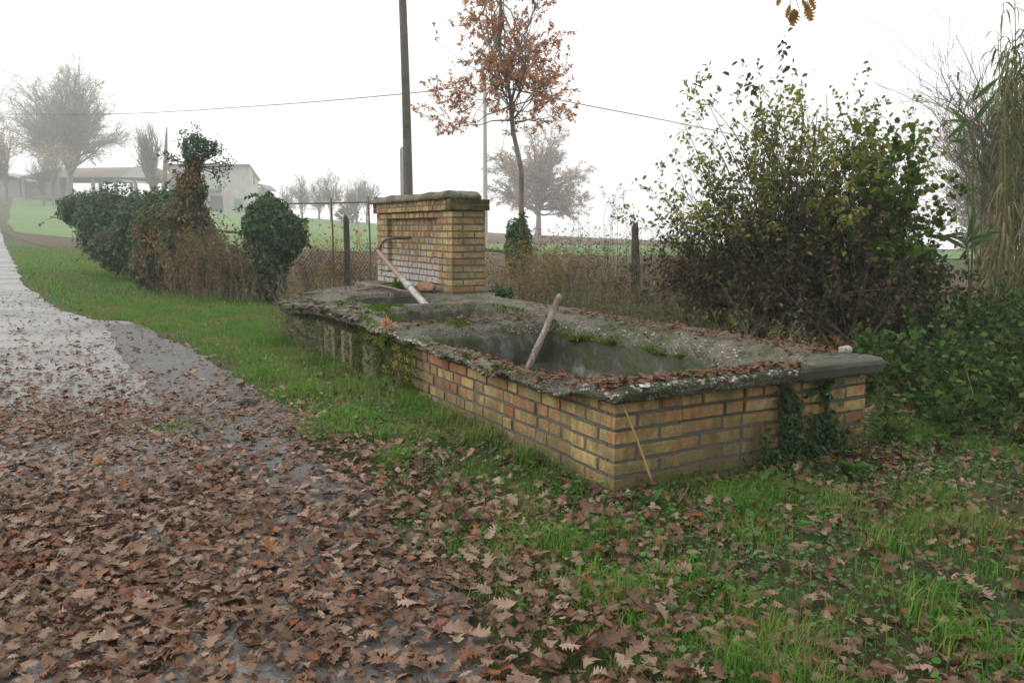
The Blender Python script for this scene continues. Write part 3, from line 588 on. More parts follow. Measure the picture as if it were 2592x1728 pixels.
def trough():
    rt = empty('water_trough', tuple(tw(.8, 2.5, 0)), 'long abandoned brick water trough with crumbling concrete rim and three basins', 'trough')
    rg = rng_(11)
    # concrete top surface, split into the rim and three basins
    s = np.linspace(0, 1, 190); b = np.linspace(-.085, 7.3, 560); B = b[:, None] + 0 * s[None]; A_ = aL(b)[:, None] + (aR(b) - aL(b))[:, None] * s[None]
    # ragged outline
    e = np.minimum(s, 1 - s)[None] ; rag = .014 * fbm(B * 1.0, A_ * 0 + 3, 31, 5, 3.5) * np.exp(-(s[None] * 12) ** 2); A_ = A_ + rag * (1 - .0)
    B = B + .013 * fbm(A_, B * 0 + 5, 33, 5, 3.0) * np.exp(-((b[:, None] + .085) / .12) ** 2) * sm(1.1, .6, A_)
    # rounded corner
    cr = .10; q0 = np.maximum(cr - (A_ + .09), 0); 
    Z = top_z(A_, B); Z = Z - .03 * (np.exp(-(s[None] * 60) ** 2) + 0) - .02 * np.exp(-((b[:, None] + .085) / .02) ** 2)
    V = tw(A_, B, Z).reshape(-1, 3); F = grid_faces(190, 560); fa = A_.reshape(-1)[F].mean(1); fb = B.reshape(-1)[F].mean(1)
    d1, d2, d3 = basin_d(fa, fb)
    def sub(mask, name, m, extraV=None, extraF=None):
        f = F[mask]; u, inv = np.unique(f, return_inverse=True); return np_mesh(name, V[u], [inv.reshape(-1, 4)], m, rt, smooth=True)
    i1, i2, i3 = d1 < -.022, d2 < -.022, d3 < -.022
    for bi, (ca_, cb_, fz) in enumerate([(.63, 1.3, FLOOR[0]), (.72, 3.25, FLOOR[1]), (.80, 4.65, FLOOR[2])]):
        nth = 260; th = np.linspace(0, 2 * math.pi, nth, endpoint=False); lo = np.zeros(nth); hi = np.full(nth, 2.2)
        for _ in range(34):
            md = (lo + hi) / 2; dd = basin_d(ca_ + md * np.cos(th), cb_ + md * np.sin(th))[bi]; ins = dd < -.010; lo = np.where(ins, md, lo); hi = np.where(ins, hi, md)
        ra_, rb_ = ca_ + lo * np.cos(th), cb_ + lo * np.sin(th); zt_ = top_z(ra_, rb_) - .002; P_ = []; nl_ = 26
        for q in range(nl_):
            t_ = q / (nl_ - 1); ins = .012 * min(1, q / 2) + .035 * t_ + .055 * max(0, t_ - .8) / .2; z_ = zt_ * (1 - t_) + fz * t_
            nzz = .016 * fbm(ra_ * 1.3 + z_ * 1.1, rb_ * 1.3 - z_ * .9, 60 + bi, 4, 5.0) * min(1, q / 3); sc_ = (lo - ins - nzz) / lo; P_.append(tw(ca_ + (ra_ - ca_) * sc_, cb_ + (rb_ - cb_) * sc_, z_))
        base_ = np.stack(ra_), np.stack(rb_)
        for q in range(1, 12):
            sc_ = 1 - q / 12; aa_, bb_ = ca_ + (ra_ - ca_) * (1 - .1) * sc_, cb_ + (rb_ - cb_) * (1 - .06) * sc_; P_.append(tw(aa_, bb_, fz + .015 * fbm(aa_, bb_, 14, 4, 5.0)))
        P_ = np.array(P_); nr_ = len(P_); V_ = np.concatenate([P_.reshape(-1, 3), tw([ca_], [cb_], fz)]); jj = np.arange(nth); tri_ = np.stack([jj + (nr_ - 1) * nth, (jj + 1) % nth + (nr_ - 1) * nth, np.full(nth, nr_ * nth)], 1)
        np_mesh('basin', V_, [grid_faces(nth, nr_, True), tri_], M['lining'], rt, smooth=True)
    keep = ~(i1 | i2 | i3)
    cp = F[keep]
    # skirt rings round the outline
    nx, ny = 190, 560; ring = np.concatenate([np.arange(nx), (np.arange(1, ny) * nx + nx - 1), (ny - 1) * nx + np.arange(nx - 2, -1, -1), np.arange(ny - 2, 0, -1) * nx])
    ra = A_.reshape(-1)[ring]; rb = B.reshape(-1)[ring]; rz = Z.reshape(-1)[ring]; ca = np.clip(ra, .0, 1.62); ca = np.where(rb > 4.4, np.clip(ra, .0, 1.85), ca); cb = np.clip(rb, 0.0, 7.2)
    oa = ra - ca; ob = rb - cb; rough_side = np.where((rb < .2) & (ra > 1.0) | (ra > 1.5), 0.15, 1.0)
    Vs = [V]; Fs = [cp]; base = len(V); prev = ring
    hts = [0, .25, .5, .75, 1.0]; zb = .384 + 0 * rz; zb = np.where(ra < .1, zb - .02 * sm(2.5, 4, rb), zb); zb = np.where(rb > 3.6, np.minimum(zb, rz - .042), zb)
    for q, t in enumerate([.22, .45, .7, .9, 1.0, 1.0]):
        inw = [.0, .0, .06, .12, .2, 1.05][q]; n1 = fbm(rb * 8 + ra * 5, np.full(len(ra), q * 1.7), 40, 3, 3.0) * rough_side
        k = 1 + .18 * n1 * (q < 5) - inw
        pa = ca + oa * k; pb = cb + ob * k; pz = rz * (1 - t) + zb * t + .006 * n1 * rough_side * (q < 5)
        Vs.append(tw(pa, pb, pz)); m_ = len(ring); idx = base + np.arange(m_); j = np.arange(m_); j2 = (j + 1) % m_
        Fs.append(np.stack([prev[j], idx[j], idx[j2], prev[j2]], 1)); prev = idx; base += m_
    VV = np.concatenate(Vs); FF = np.concatenate(Fs); u, inv = np.unique(FF, return_inverse=True); inv = inv.reshape(-1, 4)
    fa2 = VV[FF].mean(1); a2, b2 = tl(fa2[:, 0], fa2[:, 1]); cast = (a2 > 1.02) & (b2 < .11) & (b2 < .2)
    np_mesh('rim', VV[u], [inv], M['aggregate'], rt, smooth=True)
    # smooth cast edge beam over the end wall's right half
    t = np.linspace(0, 1, 80); prof = np.array([(-.085, .398), (-.096, .412), (-.098, .452), (-.090, .470), (-.07, .477), (.0, .475), (.03, .46), (.03, .398)])
    aa = lerp(1.0, 1.635, t); P = []
    for i, a in enumerate(aa):
        sc = sm(0, .1, t[i]); o = prof.copy(); cz = .43; o[:, 1] = cz + (o[:, 1] - cz) * (.55 + .45 * sc); o[:, 0] = o[:, 0] * (.8 + .2 * sc)
        if t[i] > .9: o[:, 0] = np.maximum(o[:, 0], -.12 + (t[i] - .9) * .35)
        P.append(tw(np.full(8, a), o[:, 0] + .008 * fbm(np.full(8, a * 6), np.arange(8.) * .4, 2, 4), o[:, 1] - .016 + .007 * fbm(np.full(8, a * 7), np.arange(8.) * .5, 12, 4)))
    P = np.array(P); cV = P.reshape(-1, 3); cF = grid_faces(8, 80, True)
    capv = np.concatenate([cV, [P[0].mean(0), P[-1].mean(0)]]); j = np.arange(8); j2 = (j + 1) % 8
    tri = np.concatenate([np.stack([j, j2, np.full(8, 640)], 1), np.stack([j2 + 632, j + 632, np.full(8, 641)], 1)])
    np_mesh('edge_beam', capv, [cF, tri], M['cast'], rt)
    # brick walls: six courses, corner piers proud of recessed panels
    z0 = .385 - .07 * 7; ch = .07; o = tw(0, 0, 0)[:2]
    mb = MB(); g2 = rng_(5)
    brick_run(mb, o, TS, -TL, .375, 7, z0, g2, depth=.055, bond=0, pattern=[.25, .25], corner=0)
    brick_run(mb, tw(.375, 0, 0)[:2], TS, -TL, .965, 5, z0, g2, depth=.055, proud=-.016, bond=1, pattern=[.125, .26])
    brick_run(mb, tw(.375, 0, 0)[:2], TS, -TL, .965, 2, z0 + 5 * ch, g2, depth=.055, proud=.0, bond=1, pattern=[.125, .26])
    brick_run(mb, tw(1.34, 0, 0)[:2], TS, -TL, .28, 7, z0, g2, depth=.055, bond=0, pattern=[.25, .125])
    mb.build('end_wall', M['brick'], rt)
    mb = MB()
    brick_run(mb, o, TL, -TS, .345, 7, z0, g2, depth=.055, bond=1, pattern=[.23, .23], proud=.0, corner=1)
    def sk(x, z, r): 
        b_ = x + .345
        if z > .20: return r.random() < np.interp(b_, [2.2, 2.8, 4.2], [.0, .10, .35])
        return r.random() < np.interp(b_, [2.2, 2.8, 3.4, 4.4], [0, .3, .6, .85])
    brick_run(mb, tw(0, .345, 0)[:2], TL, -TS, 3.9, 5, z0, g2, depth=.055, proud=-.016, skip=sk, jit=.004)
    brick_run(mb, tw(0, .345, 0)[:2], TL, -TS, 1.15, 2, z0 + 5 * ch, g2, depth=.055, proud=-.006)
    brick_run(mb, tw(0, 1.5, 0)[:2], TL, -TS, 2.7, 1, z0 + 5 * ch, g2, depth=.055, proud=-.004, jit=.008, skip=lambda x, z, r: x > .9 and r.random() < .25)
    brick_run(mb, tw(0, 1.55, 0)[:2], TL, -TS, .42, 1, z0 + 6 * ch, g2, depth=.055, proud=.022, jit=.008)
    brick_run(mb, tw(0, 2.02, 0)[:2], TL, -TS, 1.6, 1, z0 + 6 * ch, g2, depth=.055, proud=.012, jit=.01, skip=lambda x, z, r: x > .2 and r.random() < .3)
    mb.build('long_wall', M['brick'], rt)
    mb = MB(); brick_run(mb, tw(1.62, .13, 0)[:2], TL, TS, 5.3, 7, z0, g2, depth=.055); mb.build('back_wall', M['brick'], rt)
    mb = MB()
    slab(mb, tw(.012, 0, 0)[:2], TS, -TL, 1.596, .03, -.3, .384, .0205); slab(mb, tw(.0045, .0045, 0)[:2], TS, -TL, .365, .05, -.3, .383, 0); slab(mb, tw(1.345, .0045, 0)[:2], TS, -TL, .27, .05, -.3, .383, 0); slab(mb, tw(.0045, .06, 0)[:2], TL, -TS, .28, .05, -.3, .383, 0)
    slab(mb, tw(0, .115, 0)[:2], TL, -TS, 2.1, .03, -.3, .384, .0205); slab(mb, tw(0, 2.215, 0)[:2], TL, -TS, 3.0, .03, -.3, .36, .045)
    slab(mb, tw(1.62, .11, 0)[:2], TL, TS, 5.4, .09, -.3, .384, .012)
    mb.build('mortar_core', M['mortar'], rt)
    # concrete panels exposed where the bricks have fallen
    mb = MB(); g3 = rng_(8)
    for b0, ln, h, off in [(3.05, .26, .22, .0), (3.52, .3, .27, .01), (3.96, .34, .28, .02), (4.32, .2, .26, .02)]:
        c = tw(-.0 - off, b0 + ln / 2, h / 2 - .04); V, F = brick_np(ln - .02, .09, h + .1, int(g3.integers(0, 99)), 2.2)
        mb.add(V[:, :1] * np.array([*TL, 0]) + V[:, 1:2] * np.array([*TS, 0]) + V[:, 2:] * np.array([0, 0, 1.]) + c, F)
    mb.build('concrete_panels', M['plaster_mossy'], rt, True)
    # the worn side wall: old render, sockets and cavities under the rim, straight on from the brickwork
    wb, wf = np.linspace(2.15, 6.05, 330), np.linspace(0, 1, 64); WB, WF = np.meshgrid(wb, wf); tz_ = np.minimum(.385, top_z(aL(WB) + .06, WB) - .035); WZ = -.12 + (tz_ + .12) * WF
    off_ = aL(WB) + .075 - .03 * fbm(WB, WZ, 81, 4, 4.0) - .02 * fbm(WB, WZ * 1.5, 82, 3, 16.) + .055 * sm(4.0, 3.1, WB)
    cav = sm(.10, .30, fbm(WB * 1.6, WZ * .55, 83, 3, 3.2)) * sm(.04, .16, WZ) * sm(1.0, .86, WF) * sm(5.2, 4.6, WB); off_ = off_ + .09 * cav
    np_mesh('ruined_wall', tw(off_, WB, WZ).reshape(-1, 3), [grid_faces(300, 60)[:, ::-1]], M['plaster_mossy'], rt)
    # rubble spilling at the far left
    mb = MB()
    for i in range(260):
        b_ = g3.uniform(3.2, 6.0); a_ = float(aL(b_)) + abs(g3.normal(0, .10)) - .02; z_ = float(top_z(np.array(a_), np.array(b_))) + .008
        if min(float(q_) for q_ in basin_d(np.array(a_), np.array(b_))) < .03: continue
        sz = g3.uniform(.010, .042) * np.array([g3.uniform(.8, 1.6), g3.uniform(.8, 1.3), g3.uniform(.5, .9)])
        V, F = stone_np(tw(a_, b_, z_ - .012), sz, i, .6, 2, g3.uniform(0, 3)); mb.add(V, F)
    mb.build('rubble', M['stone'], rt)
    # small loose aggregate standing up from the broken rim
    mb = MB()
    for i in range(1500):
        if i < 900: b_ = g3.uniform(-.08, 4.2); a_ = aL(b_) + abs(g3.normal(0, .05)) - .005
        elif i < 1250: a_ = g3.uniform(-.08, 1.1); b_ = -.085 + abs(g3.normal(0, .035))
        else: b_ = g3.uniform(.2, 2.4); a_ = g3.uniform(1.24, 1.4)
        
        if min(float(q_) for q_ in basin_d(np.array(a_), np.array(b_))) < .02: continue
        z_ = float(top_z(np.array(a_), np.array(b_))) - .004 - (.03 * g3.random() if i < 1250 else 0)
        V, F = stone_np(tw(a_, b_, z_), g3.uniform(.003, .009) * np.array([1.3, 1, .8]), i, .6, 2, g3.uniform(0, 3)); mb.add(V, F)
    mb.build('loose_gravel', M['gravel'], rt)
    # moss: short upright tufts in cushions
    g4 = rng_(9); P = []
    def cush(a0, b0, ra_, rb_, n, lift=.0, zf=None):
        a = a0 + g4.normal(0, ra_, n); b = b0 + g4.normal(0, rb_, n); z = top_z(a, b) if zf is None else zf(a, b, n); P.append(tw(a, b, z + lift))
    cush(1.2, 2.15, .018, .2, 900); cush(1.2, 1.75, .02, .06, 200); cush(1.2, 1.25, .02, .05, 250); cush(1.2, 1.0, .02, .02, 80)
    cush(.25, 3.55, .06, .16, 700); cush(.4, 3.82, .09, .03, 250); cush(.45, 2.55, .06, .04, 300); cush(.28, 2.6, .05, .03, 150); cush(1.24, 3.3, .02, .2, 350)
    cush(-.06, .95, .03, .1, 200); cush(-.05, 1.4, .02, .06, 120); cush(.45, -.04, .05, .02, 90); cush(.0, 2.0, .03, .12, 160); cush(-.02, 4.5, .07, .25, 1000)
    for b0 in (2.3, 2.42, 2.62, 2.9, 3.12, 3.33, 3.62, 4.1):       # moss hanging down the broken face
        n = 330; z = g4.uniform(.02, .36, n); P.append(tw(-.035 + g4.normal(0, .018, n) - .02 * np.sin(z * 9), b0 + g4.normal(0, .035, n) * (.5 + z * 2), z))
    cush(.0, 5.3, .08, .3, 700); cush(-.05, 3.3, .03, .3, 400); cush(.08, 4.3, .06, .25, 400)
    for b0 in np.arange(2.5, 5.6, .23):
        n = 120; z = g4.uniform(.0, .34, n) * np.interp(b0, [3.8, 5.8], [1, .8]); P.append(tw(float(aL(b0)) + .05 + g4.normal(0, .022, n), b0 + g4.normal(0, .04, n), z))
    P = np.concatenate(P); n = len(P); f = norm(g4.normal(0, .55, (n, 3)) + np.array([0, 0, .9])); nr = norm(g4.normal(0, 1, (n, 3)))
    leaf_cloud('moss', P, f, nr, g4.uniform(.012, .028, n), QUAD, M['moss'], rt, seed=3)
    return rt
def extra_mats():
    n = N('plaster_mossy'); e = n.noise(12, 8, .7); st = n.noise(9, 5, .7, n.co((1, 1, .15)))
    col = n.mix(n.ramp(e, [(.3, 0), (.7, 1)]), (.16, .14, .10), (.33, .29, .22)); col = n.mix(n.ramp(st, [(.48, 0), (.62, .7)]), col, (.10, .10, .04))
    M['plaster_mossy'] = n.done(col, .95, n.bump(e, .7, .01), .2)
    n = N('gravel'); M['gravel'] = n.done(n.ramp(n.island(), [(0, (.12, .10, .08)), (.35, (.28, .25, .20)), (.7, (.45, .42, .36)), (1, (.62, .60, .55))]), .85)
extra_mats()
trough()
# ------------------------------------------------------------------ brick pillar (fountain head) standing on the trough's far end
PA, PB = 1.444, 4.85                        # near-left foot corner in trough coordinates
PLEN, PWID = 2.27, .382
def pillar():
    rt = empty('fountain_wall', tuple(tw(PA + .19, PB + 1.1, .47)), 'tall yellow brick fountain wall with recessed panel and mossy capstone at the trough end', 'brick wall')
    g = rng_(3); z0 = .465; ch = .07; e = lambda a, b: tw(PA + a, PB + b, 0)[:2]; mb = MB()
    # long face towards the road: two piers, recessed panel, one full course above
    brick_run(mb, e(0, 0), TL, -TS, .37, 12, z0, g, pattern=[.245, .245], corner=1)
    brick_run(mb, e(0, 1.9), TL, -TS, PLEN - 1.9, 12, z0, g, pattern=[.125, .245])
    brick_run(mb, e(0, .37), TL, -TS, 1.53, 1, z0 + 11 * ch, g, short=True)
    brick_run(mb, e(0, .37), TL, -TS, 1.53, 11, z0, g, proud=-.055, short=True)
    brick_run(mb, e(0, .37), TL, -TS, 1.53, 2, z0, g, proud=.0, short=True)
    brick_run(mb, e(0, 0), TS, -TL, PWID, 12, z0, g, pattern=[.255, .255], corner=0)
    brick_run(mb, e(PWID, .13), TL, TS, PLEN - .26, 12, z0, g)
    brick_run(mb, e(0, PLEN), TS, TL, PWID, 12, z0, g, pattern=[.255, .125])
    mb.build('shaft', M['brick_pillar'], rt)
    mb = MB(); zc = z0 + 12 * ch + .004; o = .035
    brick_run(mb, e(-o, -o + .118), TL, -TS, PLEN + 2 * o - .236, 2, zc, g, ch=.06, short=True, joint=.012)
    brick_run(mb, e(PWID + o, -o + .118), TL, TS, PLEN + 2 * o - .236, 2, zc, g, ch=.06, joint=.012)
    mb.build('cornice', M['brick_pillar'], rt)
    mb = MB(); brick_run(mb, e(-o, -o), TS, -TL, PWID + 2 * o, 2, zc, g, ch=.06, joint=.01, pattern=[.255, .2]); brick_run(mb, e(-o, PLEN + o), TS, TL, PWID + 2 * o, 2, zc, g, ch=.06, joint=.01)
    mb.build('cornice_end', M['cap_dark'], rt)
    mb = MB()
    slab(mb, e(.0595, .02), TL, -TS, PLEN - .04, PWID - .09, z0 - .05, zc + .115, 0)
    slab(mb, e(.0045, .0045), TL, -TS, .362, .1, z0 - .05, zc + .0, 0); slab(mb, e(.0045, 1.905), TL, -TS, PLEN - 1.92, .1, z0 - .05, zc, 0)
    slab(mb, e(.010, .0045), TS, -TL, PWID - .016, .08, z0 - .05, zc, .0); slab(mb, e(-o + .006, -o + .006), TL, -TS, PLEN + 2 * o - .012, PWID + 2 * o - .012, zc + .002, zc + .112, 0)
    slab(mb, e(.012, .38), TL, -TS, 1.5, .08, z0 + 11 * ch + .002, zc, 0)
    mb.build('mortar_core', M['mortar'], rt)
    # capstone: an irregular slab, domed, corner broken
    na, nb = 26, 90; t = np.linspace(0, 1, nb); a0 = -.07 + .012 * fbm(t * 12, t * 0, 3, 3); a1 = PWID + .0 + .012 * fbm(t * 12, t * 0 + 4, 5, 3)
    b = lerp(-.045, PLEN + .08, t); sv = np.linspace(0, 1, na)
    a0 = a0 + .16 * sm(.045, 0, t); a1 = a1 - .10 * sm(.06, 0, t)
    A_ = a0[:, None] + (a1 - a0)[:, None] * sv[None]; B = b[:, None] + 0 * A_
    ed = np.minimum(np.minimum(sv, 1 - sv)[None] * na / 4.5, np.minimum(t, 1 - t)[:, None] * nb / 5); th = sm(-.25, 1, ed) ** .6
    zt = zc + .122; Zt = zt + th * (.074 + .022 * fbm(A_, B, 4, 4, 3.5) + .006 * fbm(A_, B, 7, 3, 25.) - .02 * sm(.0, .25, t)[:, None] * sm(1, .6, t)[:, None] * 0)
    Zt = Zt + .012 * sm(.4, 0, t)[:, None]; Zb = zt + 0 * Zt - .006 + .012 * sm(.3, 1, t)[:, None]*0
    # overhang droops over the front edge
    A2 = A_ + 0; V1 = tw(PA + A_, PB + B, Zt).reshape(-1, 3); V2 = tw(PA + A2, PB + B, Zb).reshape(-1, 3); n = len(V1)
    F1 = grid_faces(na, nb)[:, ::-1]; F2 = grid_faces(na, nb) + n
    ring = np.concatenate([np.arange(na), np.arange(1, nb) * na + na - 1, (nb - 1) * na + np.arange(na - 2, -1, -1), np.arange(nb - 2, 0, -1) * na]); r2 = np.roll(ring, -1)
    F3 = np.stack([ring, r2, r2 + n, ring + n], 1); np_mesh('capstone', np.concatenate([V1, V2]), [F1, F2, F3], M['capstone'], rt, smooth=True)
    # iron spout: straight out, elbow, down
    p0 = tw(PA + .03, PB + 1.21, 1.017); p1 = tw(PA - .2, PB + 1.21, 1.012); p2 = tw(PA - .285, PB + 1.24, .985); p3 = tw(PA - .32, PB + 1.26, .92); p4 = tw(PA - .325, PB + 1.26, .87)
    tube_obj('spout', [p0, (p0 + p1) / 2, p1, p2, p3, p4], [.016] * 6, M['spout'], rt, 10, 30)
def cap_mats():
    n = N('capstone'); e = n.noise(28, 8, .75); a = n.noise(5, 6, .7); v = n.voro(55, 'F1', 0)
    col = n.mix(n.ramp(e, [(.3, 0), (.7, 1)]), (.085, .08, .06), (.33, .31, .26)); col = n.mix(n.ramp(a, [(.45, 0), (.58, .85)]), col, (.075, .085, .03))
    M['capstone'] = n.done(col, .95, n.bump(v, .6, .01, n.bump(e, .9, .02)), .2)
    n = N('mossy_brick'); e = n.noise(25, 6, .7); col = n.mix(n.ramp(n.noise(7, 5, .7), [(.5, 0), (.68, .8)]), (.055, .058, .02), (.25, .17, .08)); col = n.mix(n.ramp(e, [(.45, 0), (.7, .5)]), col, (.12, .11, .05))
    M['cap_dark'] = n.done(col, .95, n.bump(e, .6, .01), .2)
cap_mats()
pillar()
# ------------------------------------------------------------------ things lying and leaning on the trough
def leaning():
    # rusty painted pipe from the spout down into the third basin
    p0 = tw(PA - .36, PB + 1.27, .885); p1 = tw(.86, 4.10, .40); d = p1 - p0; rt = empty('drain_pipe', tuple(p1), 'rust and white painted metal pipe leaning from the spout into the far basin', 'pipe')
    tube_obj('pipe', [p0, p0 + d * .33 + [0, 0, -.008], p0 + d * .66 + [0, 0, -.006], p1], [.024, .027, .03, .033], M['pipe'], rt, 12, 20)
    tube_obj('coupling', [p0 - d * .012, p0 + d * .03], [.030, .030], M['rust'], rt, 12, 4); tube_obj('coupling', [p0 + d * .66, p0 + d * .70], [.038, .038], M['pipe'], rt, 12, 4)
    tube_obj('pipe_end', [p0 + d * .97, p0 + d * 1.012], [.037, .036], M['plaster'], rt, 12, 4)
    # split grey post in the big basin
    b0 = tw(.82, 2.24, .075); t0 = tw(1.23, 2.42, .63); m1 = lerp(b0, t0, .4) + [.004, 0, 0]
    pts = [b0, m1, lerp(b0, t0, .75), t0]
    rt = empty('wooden_post', tuple(b0), 'weathered split grey fence post leaning in the big basin', 'post')
    P = catmull(pts, 40); T = norm(np.gradient(P, axis=0)); A1 = norm(np.cross(T, [0, 1., 0])); B1 = np.cross(T, A1); th = np.arange(18) * 2 * math.pi / 18
    rr = .0215 * (1 + .10 * np.sin(th * 2 + 1)[None] + .07 * np.sin(th * 5)[None] - .18 * (np.abs(th - 4.4) < .3)[None]) * (1 + .07 * np.sin(np.linspace(0, 9, 40)))[:, None] + .003 * fbm(np.linspace(0, 9, 40)[:, None], th[None], 3, 3, 2)
    rr[-3:] *= np.array([.97, .9, .72])[:, None]; rr[:5] *= np.linspace(.55, 1, 5)[:, None]
    V = P[:, None] + rr[..., None] * (np.cos(th)[:, None] * A1[:, None] + np.sin(th)[:, None] * B1[:, None]); V = V.reshape(-1, 3); n = len(V); V = np.concatenate([V, [P[0], P[-1]]])
    j = np.arange(18); j2 = (j + 1) % 18; tri = np.concatenate([np.stack([j2, j, np.full(18, n)], 1), np.stack([j + n - 18, j2 + n - 18, np.full(18, n + 1)], 1)])
    np_mesh('post_shaft', V, [grid_faces(18, 40, True)[:, ::-1], tri], M['grey_wood'], rt, smooth=True)
    tube_obj('wire_loop', [t0 + [.02, -.03, -.06], t0 + [-.035, -.02, -.045], t0 + [-.03, .03, -.05], t0 + [.03, .03, -.06], t0 + [.035, -.02, -.065]], [.002] * 5, M['rust'], rt, 5, 20)
    # loose stones
    def st(name, px, z, size, m, seed, label, cat='stone', rough=.22, ang=.4):
        p = atz(px[0], px[1], z); V, F = stone_np([0, 0, 0], size, seed, rough, 3, ang); o = np_mesh(name, V, [F], m, smooth=True); o.location = p; tag(o, label, cat)
    st('stone', (2140, 885), TOP + .015, (.034, .028, .022), M['pale_stone'], 4, 'pale rough lump of concrete on the right corner of the trough rim')
    st('stone', (1938, 926), TOP + .005, (.033, .022, .015), M['pale_stone'], 8, 'flat pale stone on the end rim of the trough')
    st('stone', (1632, 976), TOP - .004, (.024, .014, .007), M['white_stone'], 3, 'small flat white stone on the near rim corner', ang=.1)
    st('brick_fragment', (1079, 727), TOP + .05, (.12, .065, .05), M['red_stone'], 9, 'broken reddish lump of brick at the foot of the fountain wall', 'brick', .3, 2.2)
    # curled reddish leaf beside the lump
    mb = MB(); p = atz(2118, 872, TOP + .03); g = rng_(4); n = 7
    o = leaf_cloud('curled_leaf', p + g.normal(0, .012, (n, 3)), norm(g.normal(0, 1, (n, 3))), norm(g.normal(0, 1, (n, 3))), g.uniform(.05, .08, n), OAK, M['red_litter'], None, (.5, 1.2), (.4, .9), 5)
    tag(o, 'clump of curled russet oak leaves beside the pale lump on the rim', 'leaf clump')
    # old sticks on the platform
    k = 0
    lab = ['long pale stick lying across the platform behind the far basin', 'grey broken lath under the pale stick at the fountain wall foot', 'thin weathered stick crossing the laths by the fountain wall', 'short bleached stick nearest the rubble end of the platform', 'dark bent stick on the rubble end of the trough']
    for (a, b, c, d, r) in [((913, 717), (1040, 741), TOP + .04, TOP + .03, .011), ((925, 722), (1018, 738), TOP + .03, TOP + .015, .013), ((1000, 716), (925, 728), TOP + .045, TOP + .02, .009), ((905, 735), (985, 727), TOP + .02, TOP + .02, .012), ((760, 744), (900, 738), .42, .45, .012)]:
        A_ = atz(*a, c); B_ = atz(*b, d); o = tube_obj('stick', [A_, lerp(A_, B_, .5) + [.01, 0, .012], B_], [r, r, r * .7], M['stick'], None, 6, 10); tag(o, lab[k], 'stick'); k += 1
    # reed stalk leaning on the end wall
    A_ = atz(1571, 1010, .40); B_ = atz(1650, 1218, .01); o = tube_obj('dry_stalk', [A_, lerp(A_, B_, .5) + [0.005, 0, 0], B_], [.0035, .0045, .006], M['dry_stalk'], None, 6, 12); tag(o, 'dry yellow reed stalk leaning on the end wall near its left corner', 'stalk')
    # bent wires out of the rim
    k = 0
    for pts, lab_ in [([(855, 804, .40), (880, 832, .3), (856, 852, .24), (862, 840, .26), (925, 802, .42)], 'bent iron bar looping out of the ruined rim'), ([(970, 842, .44), (985, 820, .47), (1000, 832, .44)], 'short bent wire above the mossy brickwork'), ([(1500, 998, .40), (1513, 1012, .385), (1528, 1012, .375), (1534, 1003, .38)], 'small hooked wire under the near rim corner')]:
        P = [atz(u, v, z) for u, v, z in pts]; o = tube_obj('iron_wire', P, [.0035 if k == 0 else .0022] * len(P), M['rust'], None, 6, 24); tag(o, lab_, 'wire'); k += 1
def more_mats():
    n = N('white_stone'); M['white_stone'] = n.done((.7, .68, .62), .8)
    n = N('dry_stalk'); M['dry_stalk'] = n.done(n.mix(n.noise(40), (.36, .22, .08), (.5, .36, .16)), .7)
more_mats()
leaning()
# ------------------------------------------------------------------ fallen leaves
def litter_density(x, y):
    """leaves per square metre"""
    d = x - xedge(y); da = x - xapron(y)
    road = np.interp(y, [0, 3.0, 4.2, 5.2, 6.5, 8.5, 11, 16, 30], [2500, 2500, 1650, 640, 240, 110, 52, 20, 6])
    road = road * (1 - .35 * sm(-.05, .3, da) * sm(2.6, 4, y) * sm(.0, -.2, d)) * (.5 + 1.0 * sm(-.35, .4, fbm(x, y, 51, 3, .9)))
    road = road * (1 + .8 * np.exp(-(d / .35) ** 2) * sm(4, 6, y))
    road = np.where(x < -1.2 - .1 * y, road * np.interp(y, [3, 5, 8], [1, .75, .5]), road)
    verge = np.interp(y, [0, 3.2, 4.2, 5.5, 8, 12, 18], [1050, 850, 440, 130, 45, 20, 8]) * (.35 + 1.1 * sm(-.4, .5, fbm(x, y, 52, 3, 1.3)))
    right = np.interp(y, [0, 3, 6, 12], [760, 700, 560, 260]); rr = sm(.3, 1.2, tl(x, y)[0]); verge = lerp(verge, right * (.45 + .9 * sm(-.4, .5, fbm(x, y, 53, 3, 1.5))), rr)
    verge = np.where(y < 5.5, lerp(np.minimum(road, 1500), verge, sm(.0, .75, d + .2 * fbm(x, y, 58, 3, 2.0))), verge)
    return np.where(d < 0, road, verge)
